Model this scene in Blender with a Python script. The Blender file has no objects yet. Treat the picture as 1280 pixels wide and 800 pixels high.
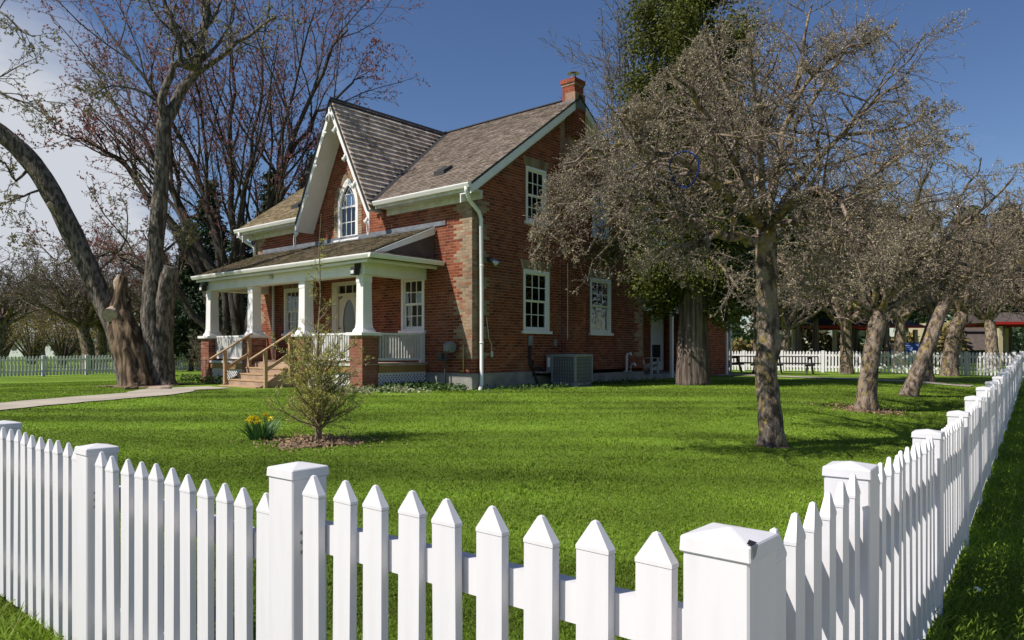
import bpy, math, random
import numpy as np
from mathutils import Vector, Matrix

R = math.radians
sc = bpy.context.scene
C = sc.collection
random.seed(11)
rng = np.random.default_rng(11)

# ------------------------------------------------------------------ camera
EYE = 1.38
F = 917.0 / 1280.0
cam_d = bpy.data.cameras.new('camera')
cam_d.sensor_width = 36.0
cam_d.lens = 36.0 * F
cam_d.shift_y = 37.0 / 1280.0
cam_d.clip_start = 0.05
cam_d.clip_end = 3000
cam = bpy.data.objects.new('camera', cam_d)
cam.location = (0, 0, EYE)
cam.rotation_euler = (R(90), 0, 0)
C.objects.link(cam)
sc.camera = cam

# ------------------------------------------------------------------ sun and sky
SUN_EL = R(48)
sx, sy = -0.905, -0.425                                   # horizontal direction towards the sun
S = Vector((sx * math.cos(SUN_EL), sy * math.cos(SUN_EL), math.sin(SUN_EL)))
sun_d = bpy.data.lights.new('sun', 'SUN')
sun_d.energy = 4.9
sun_d.angle = R(0.5)
sun_d.color = (1.0, 0.955, 0.88)
sun = bpy.data.objects.new('sun', sun_d)
sun.rotation_euler = S.to_track_quat('Z', 'Y').to_euler()
sun.location = (0, 0, 60)
C.objects.link(sun)

world = bpy.data.worlds.new('World')
sc.world = world
world.use_nodes = True
wn = world.node_tree
wn.nodes.clear()


def wnode(t, **kw):
    n = wn.nodes.new(t)
    for k, v in kw.items():
        setattr(n, k, v)
    return n


w_out = wnode('ShaderNodeOutputWorld')
w_bg = wnode('ShaderNodeBackground')
w_bg.inputs['Strength'].default_value = 0.085
w_sky = wnode('ShaderNodeTexSky', sky_type='NISHITA', sun_disc=False, sun_elevation=SUN_EL,
              sun_rotation=math.atan2(sx, sy), altitude=300, air_density=1.0, dust_density=0.4, ozone_density=3.0)
w_hsv = wnode('ShaderNodeHueSaturation')
w_hsv.inputs['Saturation'].default_value = 1.12
w_hsv.inputs['Value'].default_value = 0.97
w_hsv.inputs['Hue'].default_value = 0.509
w_tc = wnode('ShaderNodeTexCoord')
w_sep = wnode('ShaderNodeSeparateXYZ')
w_add = wnode('ShaderNodeMath', operation='MAXIMUM')
w_add.inputs[1].default_value = 0.0
w_add2 = wnode('ShaderNodeMath', operation='ADD')
w_add2.inputs[1].default_value = 0.14
w_dx = wnode('ShaderNodeMath', operation='DIVIDE')
w_dy = wnode('ShaderNodeMath', operation='DIVIDE')
w_cmb = wnode('ShaderNodeCombineXYZ')
w_noise = wnode('ShaderNodeTexNoise')
w_noise.inputs['Scale'].default_value = 1.05
w_noise.inputs['Detail'].default_value = 7
w_noise.inputs['Roughness'].default_value = 0.5
w_noise.inputs['Distortion'].default_value = 0.5
w_ramp = wnode('ShaderNodeValToRGB')
w_ramp.color_ramp.elements[0].position = 0.50
w_ramp.color_ramp.elements[1].position = 0.78
w_mix = wnode('ShaderNodeMixRGB')
w_mix.inputs['Color2'].default_value = (6.4, 6.7, 7.3, 1)
# a bank of soft cloud stands in the west, to the left of the house
w_dot = wnode('ShaderNodeVectorMath', operation='DOT_PRODUCT')
bank = Vector((-0.66, 0.75, 0.17)).normalized()
w_dot.inputs[1].default_value = bank
w_bank = wnode('ShaderNodeMapRange', interpolation_type='SMOOTHERSTEP')
w_bank.inputs['From Min'].default_value = 0.935
w_bank.inputs['From Max'].default_value = 0.998
w_bank.inputs['To Min'].default_value = -0.10
w_bank.inputs['To Max'].default_value = 0.36
w_sum = wnode('ShaderNodeMath', operation='ADD')
L = wn.links.new
L(w_tc.outputs['Generated'], w_sep.inputs[0])
L(w_sep.outputs['Z'], w_add.inputs[0]); L(w_add.outputs[0], w_add2.inputs[0])
L(w_sep.outputs['X'], w_dx.inputs[0]); L(w_add2.outputs[0], w_dx.inputs[1])
L(w_sep.outputs['Y'], w_dy.inputs[0]); L(w_add2.outputs[0], w_dy.inputs[1])
L(w_dx.outputs[0], w_cmb.inputs[0]); L(w_dy.outputs[0], w_cmb.inputs[1])
L(w_cmb.outputs[0], w_noise.inputs['Vector'])
L(w_tc.outputs['Generated'], w_dot.inputs[0])
L(w_dot.outputs['Value'], w_bank.inputs['Value'])
L(w_noise.outputs[0], w_sum.inputs[0]); L(w_bank.outputs[0], w_sum.inputs[1])
L(w_sum.outputs[0], w_ramp.inputs[0])
L(w_sky.outputs[0], w_hsv.inputs['Color'])
L(w_hsv.outputs[0], w_mix.inputs['Color1'])
L(w_ramp.outputs[0], w_mix.inputs['Fac'])
L(w_mix.outputs[0], w_bg.inputs['Color'])
L(w_bg.outputs[0], w_out.inputs['Surface'])

sc.view_settings.view_transform = 'Standard'
sc.view_settings.look = 'None'
sc.view_settings.gamma = 1
sc.view_settings.exposure = 0.20
sc.cycles.max_bounces = 8
sc.cycles.transparent_max_bounces = 12


# ------------------------------------------------------------------ materials
def new_mat(name):
    m = bpy.data.materials.new(name)
    m.use_nodes = True
    nt = m.node_tree
    b = nt.nodes['Principled BSDF']
    return m, nt, b


def mat(name, col, rough=0.6, var=0.0, scale=4.0, bump=0.0, bscale=40.0, spec=0.35, metal=0.0,
        col2=None, island=0.0, detail=5.0, stretch=(1, 1, 1), transl=0.0, ramp=(0.35, 0.65), obj=True, bdist=0.02):
    """colour noise between col and col2 (or darker/lighter col), random tint per loose piece, fine bump"""
    m, nt, b = new_mat(name)
    n = nt.nodes
    lk = nt.links.new
    tc = n.new('ShaderNodeTexCoord')
    mp = n.new('ShaderNodeMapping')
    mp.inputs['Scale'].default_value = stretch
    lk(tc.outputs['Object' if obj else 'Generated'], mp.inputs['Vector'])
    b.inputs['Roughness'].default_value = rough
    b.inputs['Specular IOR Level'].default_value = spec
    b.inputs['Metallic'].default_value = metal
    last = None
    c4 = (*col, 1)
    if col2 is None and var > 0:
        col2 = tuple(min(1, c * (1 - var)) for c in col)
    if col2 is not None:
        nz = n.new('ShaderNodeTexNoise')
        nz.inputs['Scale'].default_value = scale
        nz.inputs['Detail'].default_value = detail
        lk(mp.outputs[0], nz.inputs['Vector'])
        cr = n.new('ShaderNodeValToRGB')
        cr.color_ramp.elements[0].position = ramp[0]
        cr.color_ramp.elements[1].position = ramp[1]
        cr.color_ramp.elements[0].color = (*col2, 1)
        cr.color_ramp.elements[1].color = c4
        lk(nz.outputs[0], cr.inputs[0])
        last = cr.outputs[0]
    if island > 0:
        ge = n.new('ShaderNodeNewGeometry')
        mr = n.new('ShaderNodeMapRange')
        mr.inputs['To Min'].default_value = 1 - island
        mr.inputs['To Max'].default_value = 1 + island
        lk(ge.outputs['Random Per Island'], mr.inputs['Value'])
        hs = n.new('ShaderNodeHueSaturation')
        if last is None:
            hs.inputs['Color'].default_value = c4
        else:
            lk(last, hs.inputs['Color'])
        lk(mr.outputs[0], hs.inputs['Value'])
        last = hs.outputs[0]
    if last is None:
        b.inputs['Base Color'].default_value = c4
    else:
        lk(last, b.inputs['Base Color'])
    if bump > 0:
        nb = n.new('ShaderNodeTexNoise')
        nb.inputs['Scale'].default_value = bscale
        nb.inputs['Detail'].default_value = 6
        lk(mp.outputs[0], nb.inputs['Vector'])
        bp = n.new('ShaderNodeBump')
        bp.inputs['Strength'].default_value = min(1.0, bump)
        bp.inputs['Distance'].default_value = bdist
        lk(nb.outputs[0], bp.inputs['Height'])
        lk(bp.outputs[0], b.inputs['Normal'])
    if transl > 0:
        tr = n.new('ShaderNodeBsdfTranslucent')
        mx = n.new('ShaderNodeMixShader')
        mx.inputs[0].default_value = transl
        if last is None:
            tr.inputs['Color'].default_value = c4
        else:
            lk(last, tr.inputs['Color'])
        out = n['Material Output']
        lk(b.outputs[0], mx.inputs[1])
        lk(tr.outputs[0], mx.inputs[2])
        lk(mx.outputs[0], out.inputs['Surface'])
    return m


def brick_mat(name, stops, stain=None, stain_scale=0.8, pos=(0.52, 0.70)):
    """each brick takes one of the stop colours; mortar smears and weather stains over them"""
    m, nt, b = new_mat(name)
    n = nt.nodes
    lk = nt.links.new
    ge = n.new('ShaderNodeNewGeometry')
    cr = n.new('ShaderNodeValToRGB')
    e = cr.color_ramp.elements
    while len(e) < len(stops):
        e.new(0.5)
    for k, c in enumerate(stops):
        e[k].position = k / (len(stops) - 1)
        e[k].color = (*c, 1)
    lk(ge.outputs['Random Per Island'], cr.inputs[0])
    tc = n.new('ShaderNodeTexCoord')
    nz = n.new('ShaderNodeTexNoise')
    nz.inputs['Scale'].default_value = 28
    nz.inputs['Detail'].default_value = 6
    lk(tc.outputs['Object'], nz.inputs['Vector'])
    mr = n.new('ShaderNodeMapRange')
    mr.inputs['To Min'].default_value = 0.6
    mr.inputs['To Max'].default_value = 1.4
    lk(nz.outputs[0], mr.inputs['Value'])
    hs = n.new('ShaderNodeHueSaturation')
    lk(cr.outputs[0], hs.inputs['Color'])
    lk(mr.outputs[0], hs.inputs['Value'])
    last = hs.outputs[0]
    if stain:
        ns = n.new('ShaderNodeTexNoise')
        ns.inputs['Scale'].default_value = stain_scale
        ns.inputs['Detail'].default_value = 8
        ns.inputs['Roughness'].default_value = 0.65
        lk(tc.outputs['Object'], ns.inputs['Vector'])
        r2 = n.new('ShaderNodeMapRange')
        r2.inputs['From Min'].default_value = pos[0]
        r2.inputs['From Max'].default_value = pos[1]
        r2.inputs['To Max'].default_value = 0.6
        lk(ns.outputs[0], r2.inputs['Value'])
        mx = n.new('ShaderNodeMixRGB')
        mx.inputs['Color2'].default_value = (*stain, 1)
        lk(r2.outputs[0], mx.inputs['Fac'])
        lk(last, mx.inputs['Color1'])
        last = mx.outputs[0]
    # rain streaks and soot: broad uneven patches
    mpw = n.new('ShaderNodeMapping')
    mpw.inputs['Scale'].default_value = (1.3, 1.3, .45)
    nw = n.new('ShaderNodeTexNoise')
    nw.inputs['Scale'].default_value = 1.1
    nw.inputs['Detail'].default_value = 7
    nw.inputs['Roughness'].default_value = .6
    lk(tc.outputs['Object'], mpw.inputs[0])
    lk(mpw.outputs[0], nw.inputs['Vector'])
    rw = n.new('ShaderNodeMapRange')
    rw.inputs['From Min'].default_value = .35
    rw.inputs['From Max'].default_value = .62
    rw.inputs['To Min'].default_value = .66
    rw.inputs['To Max'].default_value = 1.10
    lk(nw.outputs[0], rw.inputs['Value'])
    hw_ = n.new('ShaderNodeHueSaturation')
    lk(last, hw_.inputs['Color'])
    lk(rw.outputs[0], hw_.inputs['Value'])
    last = hw_.outputs[0]
    lk(last, b.inputs['Base Color'])
    b.inputs['Roughness'].default_value = 0.85
    b.inputs['Specular IOR Level'].default_value = 0.2
    bp = n.new('ShaderNodeBump')
    bp.inputs['Strength'].default_value = 0.5
    bp.inputs['Distance'].default_value = 0.006
    lk(nz.outputs[0], bp.inputs['Height'])
    lk(bp.outputs[0], b.inputs['Normal'])
    return m


M = {}
M['red_brick'] = brick_mat('red_brick', [(.155, .031, .014), (.23, .050, .022), (.265, .066, .028), (.19, .038, .018), (.30, .098, .046), (.11, .025, .014), (.245, .057, .025)], (.40, .25, .17), 0.9, (.55, .74))
M['pier_brick'] = brick_mat('pier_brick', [(.22, .065, .04), (.32, .11, .065), (.13, .045, .032), (.40, .18, .12), (.27, .08, .05)], (.34, .26, .2), 2.0, (.55, .75))
M['buff_brick'] = brick_mat('buff_brick', [(.31, .23, .15), (.37, .28, .19), (.26, .19, .125), (.33, .25, .165), (.22, .155, .10), (.30, .13, .07), (.34, .26, .18)], (.30, .24, .17), 1.6)
M['chimney_brick'] = brick_mat('chimney_brick', [(.27, .055, .03), (.31, .068, .035), (.24, .048, .026)])
M['mortar'] = mat('mortar', (.38, .24, .165), .9, .4, 6, .4, 60)
M['white'] = mat('white_paint', (.80, .775, .755), .45, .08, 3, .05, 30)
M['vinyl'] = mat('white_vinyl', (.70, .68, .69), .42, .06, 3.5, .0, 30, spec=.4, stretch=(7, 7, .8), detail=8, ramp=(.30, .52))
M['cream'] = mat('old_white_paint', (.66, .65, .60), .55, .25, 4, .1, 30)
M['grey_board'] = mat('weathered_white_boards', (.62, .60, .57), .6, .2, 6, .1, 30)
M['shingle'] = mat('cedar_shingle', (.255, .205, .168), .85, .0, 5, .4, 50, col2=(.165, .128, .10), island=.24, spec=.2)
M['moss_shingle'] = mat('mossy_shingle', (.16, .12, .085), .9, .0, 2.2, .5, 50, col2=(.11, .095, .05), island=.4, spec=.15)
M['grey_shingle'] = mat('weathered_gable_shingle', (.56, .475, .40), .85, .0, 3, .4, 50, col2=(.38, .31, .25), island=.35, spec=.2)
M['gold_shingle'] = mat('mossy_gold_shingle', (.27, .21, .14), .85, .0, 1.6, .4, 50, col2=(.20, .155, .08), island=.34, spec=.2)
M['dark'] = mat('dark_metal_flashing', (.035, .033, .034), .6)
M['lead'] = mat('grey_flashing', (.18, .19, .215), .55, .3, 6)
M['stone'] = mat('parged_foundation', (.33, .31, .28), .9, .35, 2.5, .5, 30)
M['wood'] = mat('treated_lumber', (.47, .31, .17), .7, .25, 3, .2, 30, stretch=(1, 1, 6))
M['wood_grey'] = mat('weathered_step', (.42, .29, .20), .75, .3, 3, .2, 30)
M['ochre'] = mat('ochre_fascia', (.38, .22, .07), .7, .25, 3)
M['black'] = mat('black_rubber', (.02, .02, .022), .5)
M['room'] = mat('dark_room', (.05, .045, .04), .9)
M['curtain'] = mat('white_curtain', (.75, .77, .80), .9, .15, 3, stretch=(8, 8, .3))
M['steel'] = mat('grey_steel', (.21, .225, .235), .45, .12, 6, spec=.5)
M['steel_d'] = mat('dark_steel', (.075, .085, .095), .5, .2, 9)
M['galv'] = mat('galvanised_flue', (.55, .55, .55), .35, .2, 9, metal=.8)
M['pave'] = mat('concrete_path', (.46, .40, .32), .9, .22, 1.3, .3, 40)
M['bounce_pavement'] = mat('concrete_pavement', (.52, .47, .41), .9, .15, 1.3, .3, 40)
M['door'] = mat('door_paint', (.60, .56, .48), .5, .1, 3)
M['oval'] = mat('door_glass', (.06, .055, .055), .15, spec=.6)
M['blue'] = mat('blue_plastic', (.012, .035, .20), .35)
M['red_paint'] = mat('red_fascia', (.34, .012, .012), .5)
M['beige'] = mat('beige_stucco', (.52, .43, .28), .85, .12, 2)
M['brown_roof'] = mat('brown_roof', (.11, .085, .075), .85, .3, 3)
M['teal'] = mat('teal_cladding', (.12, .22, .22), .7, .25, 1)
M['picnic'] = mat('dark_picnic_boards', (.045, .04, .04), .7, .3, 6)
M['car_blue'] = mat('blue_car_paint', (.10, .16, .34), .25, spec=.6)
M['tyre'] = mat('tyre', (.02, .02, .02), .8)
M['straw'] = mat('wood_chip', (.36, .24, .14), .9, .4, 20)
M['rawwood'] = mat('rotten_heartwood', (.21, .145, .088), .95, .0, 7, 1.0, 9, col2=(.05, .03, .018), stretch=(1, 1, .22), ramp=(.44, .60))
M['bark'] = mat('grey_maple_bark', (.19, .16, .135), .95, .0, 13, 1.0, 16, col2=(.060, .048, .040), stretch=(1, 1, .30), ramp=(.42, .58), bdist=.06, spec=.15)
M['cut'] = mat('sawn_branch_end', (.48, .37, .28), .9, .3, 14)
M['cedar_bark'] = mat('cedar_bark', (.21, .165, .14), .95, .0, 7, 1.0, 12, col2=(.075, .056, .045), stretch=(1.5, 1.5, .07), ramp=(.42, .6), bdist=.05, spec=.1)
M['maple_twig'] = mat('maple_twig', (.15, .115, .095), .9, .4, 3)
M['maple_bud'] = mat('maple_bud', (.27, .105, .10), .7, island=.45, transl=.25)
M['grey_bud'] = mat('pale_bud', (.30, .27, .15), .7, island=.4, transl=.25)
M['apple_twig'] = mat('apple_twig', (.19, .145, .122), .9, .45, 5)
M['apple_bud'] = mat('apple_bud', (.40, .335, .22), .7, island=.45, transl=.25)
M['far_twig'] = mat('far_twig', (.13, .10, .08), .9)
M['far_bud'] = mat('far_bud', (.22, .18, .09), .8, island=.4, transl=.2)
M['plum_bud'] = mat('plum_bud', (.24, .13, .14), .8, island=.4, transl=.2)
M['needle'] = mat('dark_needles', (.028, .05, .018), .7, island=.55, transl=.2)
M['cedar_leaf'] = mat('cedar_leaf', (.088, .098, .014), .7, island=.6, transl=.25)
M['sapling_leaf'] = mat('sapling_leaf', (.50, .48, .13), .7, island=.4, transl=.3)
M['shrub_leaf'] = mat('shrub_leaf', (.10, .15, .03), .7, island=.5, transl=.25)
M['olive_leaf'] = mat('olive_leaf', (.24, .19, .07), .8, island=.5, transl=.25)
M['ivy_leaf'] = mat('ground_ivy', (.06, .11, .025), .6, island=.5, transl=.2)
M['pale_leaf'] = mat('pale_ground_leaf', (.36, .38, .22), .7, island=.3, transl=.2)
M['daff_leaf'] = mat('daffodil_leaf', (.05, .13, .035), .5, island=.35, transl=.2)
M['daff'] = mat('daffodil_petal', (.88, .70, .03), .6, island=.2, transl=.3)
M['sapling_bark'] = mat('sapling_bark', (.28, .22, .13), .9, .4, 10)
M['mulch'] = mat('mulch', (.26, .175, .11), .95, .0, 14, .9, 60, col2=(.09, .06, .04))
M['dark_bark'] = mat('dark_maple_bark', (.085, .068, .056), .95, .0, 9, 1.0, 16, col2=(.035, .028, .024), stretch=(1, 1, .22))
M['paper'] = mat('paper_scrap', (.8, .8, .78), .8)


def apple_bark():
    m = mat('lichen_apple_bark', (.27, .205, .16), .95, .0, 11, 1.0, 24, col2=(.075, .056, .045), stretch=(1, 1, .45), ramp=(.42, .58), bdist=.04, spec=.15)
    nt = m.node_tree
    n = nt.nodes
    lk = nt.links.new
    b = n['Principled BSDF']
    src = b.inputs['Base Color'].links[0].from_socket
    tc = n['Texture Coordinate']
    for sc_, col, p0 in ((5.5, (.30, .225, .05), .53), (14, (.42, .38, .32), .56)):
        nz = n.new('ShaderNodeTexNoise')
        nz.inputs['Scale'].default_value = sc_
        nz.inputs['Detail'].default_value = 7
        nz.inputs['Roughness'].default_value = .7
        lk(tc.outputs['Object'], nz.inputs['Vector'])
        r = n.new('ShaderNodeMapRange')
        r.inputs['From Min'].default_value = p0
        r.inputs['From Max'].default_value = p0 + .1
        r.inputs['To Max'].default_value = .75
        lk(nz.outputs[0], r.inputs['Value'])
        mx = n.new('ShaderNodeMixRGB')
        mx.inputs['Color2'].default_value = (*col, 1)
        lk(r.outputs[0], mx.inputs['Fac'])
        lk(src, mx.inputs['Color1'])
        src = mx.outputs[0]
    lk(src, b.inputs['Base Color'])
    return m


M['apple_bark'] = apple_bark()


def glass_mat():
    m, nt, b = new_mat('window_glass')
    n = nt.nodes
    lk = nt.links.new
    tr = n.new('ShaderNodeBsdfTransparent')
    tr.inputs['Color'].default_value = (.90, .92, .92, 1)
    gl = n.new('ShaderNodeBsdfGlossy')
    gl.inputs['Roughness'].default_value = .02
    fr = n.new('ShaderNodeFresnel')
    fr.inputs['IOR'].default_value = 1.6
    ad = n.new('ShaderNodeMath')
    ad.operation = 'ADD'
    ad.inputs[1].default_value = .06
    mx = n.new('ShaderNodeMixShader')
    lk(fr.outputs[0], ad.inputs[0])
    lk(ad.outputs[0], mx.inputs[0])
    lk(tr.outputs[0], mx.inputs[1])
    lk(gl.outputs[0], mx.inputs[2])
    lk(mx.outputs[0], n['Material Output'].inputs['Surface'])
    return m


M['glass'] = glass_mat()


def grass_mats():
    m, nt, b = new_mat('lawn_soil_and_turf')
    n = nt.nodes
    lk = nt.links.new
    tc = n.new('ShaderNodeTexCoord')

    def noise_(scale, detail=6, rough=.6, stretch=None):
        nz = n.new('ShaderNodeTexNoise')
        nz.inputs['Scale'].default_value = scale
        nz.inputs['Detail'].default_value = detail
        nz.inputs['Roughness'].default_value = rough
        if stretch:
            mp = n.new('ShaderNodeMapping')
            mp.inputs['Scale'].default_value = stretch
            mp.inputs['Rotation'].default_value = (0, 0, R(-35))
            lk(tc.outputs['Object'], mp.inputs[0])
            lk(mp.outputs[0], nz.inputs['Vector'])
        else:
            lk(tc.outputs['Object'], nz.inputs['Vector'])
        return nz
    fine = noise_(26, 8, .75)
    cr = n.new('ShaderNodeValToRGB')
    e = cr.color_ramp.elements
    e[0].position = .30
    e[0].color = (.105, .180, .020, 1)
    e[1].position = .72
    e[1].color = (.230, .345, .040, 1)
    lk(fine.outputs[0], cr.inputs[0])
    big = noise_(.55, 5, .6)
    mrb = n.new('ShaderNodeMapRange')
    mrb.inputs['From Min'].default_value = .3
    mrb.inputs['From Max'].default_value = .7
    mrb.inputs['To Min'].default_value = .72
    mrb.inputs['To Max'].default_value = 1.22
    lk(big.outputs[0], mrb.inputs['Value'])
    stripe = noise_(1.0, 2, .5, (.06, 1.0, 1))
    mrs = n.new('ShaderNodeMapRange')
    mrs.inputs['From Min'].default_value = .38
    mrs.inputs['From Max'].default_value = .62
    mrs.inputs['To Min'].default_value = .74
    mrs.inputs['To Max'].default_value = 1.24
    lk(stripe.outputs[0], mrs.inputs['Value'])
    mu = n.new('ShaderNodeMath')
    mu.operation = 'MULTIPLY'
    lk(mrb.outputs[0], mu.inputs[0])
    lk(mrs.outputs[0], mu.inputs[1])
    hs = n.new('ShaderNodeHueSaturation')
    lk(cr.outputs[0], hs.inputs['Color'])
    lk(mu.outputs[0], hs.inputs['Value'])
    worn = noise_(.9, 7, .7)
    mrw = n.new('ShaderNodeMapRange')
    mrw.inputs['From Min'].default_value = .60
    mrw.inputs['From Max'].default_value = .74
    mrw.inputs['To Max'].default_value = .55
    lk(worn.outputs[0], mrw.inputs['Value'])
    mx = n.new('ShaderNodeMixRGB')
    mx.inputs['Color2'].default_value = (.125, .135, .03, 1)
    lk(mrw.outputs[0], mx.inputs['Fac'])
    lk(hs.outputs[0], mx.inputs['Color1'])
    lk(mx.outputs[0], b.inputs['Base Color'])
    b.inputs['Roughness'].default_value = .9
    b.inputs['Specular IOR Level'].default_value = .1
    bp = n.new('ShaderNodeBump')
    bp.inputs['Strength'].default_value = 1.0
    bp.inputs['Distance'].default_value = .05
    bn = noise_(22, 8, .8)
    lk(bn.outputs[0], bp.inputs['Height'])
    lk(bp.outputs[0], b.inputs['Normal'])
    # blades
    m2, nt, b2 = new_mat('grass_blade')
    n = nt.nodes
    lk = nt.links.new
    tc = n.new('ShaderNodeTexCoord')
    ge = n.new('ShaderNodeNewGeometry')
    cr = n.new('ShaderNodeValToRGB')
    e = cr.color_ramp.elements
    e[0].color = (.180, .275, .024, 1)
    e[1].color = (.285, .395, .048, 1)
    k = e.new(.93)
    k.color = (.250, .360, .038, 1)
    e[2].color = (.32, .30, .10, 1)
    lk(ge.outputs['Random Per Island'], cr.inputs[0])
    big = noise_(.55, 5, .6)
    mrb = n.new('ShaderNodeMapRange')
    mrb.inputs['From Min'].default_value = .3
    mrb.inputs['From Max'].default_value = .7
    mrb.inputs['To Min'].default_value = .70
    mrb.inputs['To Max'].default_value = 1.18
    lk(big.outputs[0], mrb.inputs['Value'])
    stripe = noise_(1.0, 2, .5, (.06, 1.0, 1))
    mrs = n.new('ShaderNodeMapRange')
    mrs.inputs['From Min'].default_value = .38
    mrs.inputs['From Max'].default_value = .62
    mrs.inputs['To Min'].default_value = .74
    mrs.inputs['To Max'].default_value = 1.24
    lk(stripe.outputs[0], mrs.inputs['Value'])
    mu = n.new('ShaderNodeMath')
    mu.operation = 'MULTIPLY'
    lk(mrb.outputs[0], mu.inputs[0])
    lk(mrs.outputs[0], mu.inputs[1])
    hs = n.new('ShaderNodeHueSaturation')
    lk(cr.outputs[0], hs.inputs['Color'])
    lk(mu.outputs[0], hs.inputs['Value'])
    lk(hs.outputs[0], b2.inputs['Base Color'])
    b2.inputs['Roughness'].default_value = .55
    b2.inputs['Specular IOR Level'].default_value = .25
    tr = n.new('ShaderNodeBsdfTranslucent')
    lk(hs.outputs[0], tr.inputs['Color'])
    mxs = n.new('ShaderNodeMixShader')
    mxs.inputs[0].default_value = .42
    lk(b2.outputs[0], mxs.inputs[1])
    lk(tr.outputs[0], mxs.inputs[2])
    lk(mxs.outputs[0], n['Material Output'].inputs['Surface'])
    return m, m2


M['turf'], M['blade'] = grass_mats()

# ------------------------------------------------------------------ helpers
def tag(o, label=None, cat=None, group=None, kind=None):
    if label: o['label'] = label
    if cat: o['category'] = cat
    if group: o['group'] = group
    if kind: o['kind'] = kind
    return o


def empty(name, loc=(0, 0, 0), rz=0.0):
    o = bpy.data.objects.new(name, None)
    o.empty_display_size = .3
    o.location = loc
    o.rotation_euler = (0, 0, rz)
    C.objects.link(o)
    return o


def link(name, me, parent=None, loc=(0, 0, 0), rz=0.0):
    o = bpy.data.objects.new(name, me)
    o.location = loc
    o.rotation_euler = (0, 0, rz)
    o.parent = parent
    C.objects.link(o)
    return o


def np_mesh(name, v, f, mats, smooth=False, mi=None):
    v = np.asarray(v, dtype=np.float32)
    f = np.asarray(f, dtype=np.int32)
    me = bpy.data.meshes.new(name)
    k = f.shape[1]
    me.vertices.add(len(v))
    me.vertices.foreach_set('co', v.ravel())
    me.loops.add(f.size)
    me.loops.foreach_set('vertex_index', f.ravel())
    me.polygons.add(len(f))
    me.polygons.foreach_set('loop_start', np.arange(0, f.size, k, dtype=np.int32))
    if mi is not None:
        me.polygons.foreach_set('material_index', np.asarray(mi, dtype=np.int32))
    me.polygons.foreach_set('use_smooth', np.full(len(f), smooth, dtype=bool))
    for m in mats:
        me.materials.append(m)
    me.update(calc_edges=True)
    return me


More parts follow.
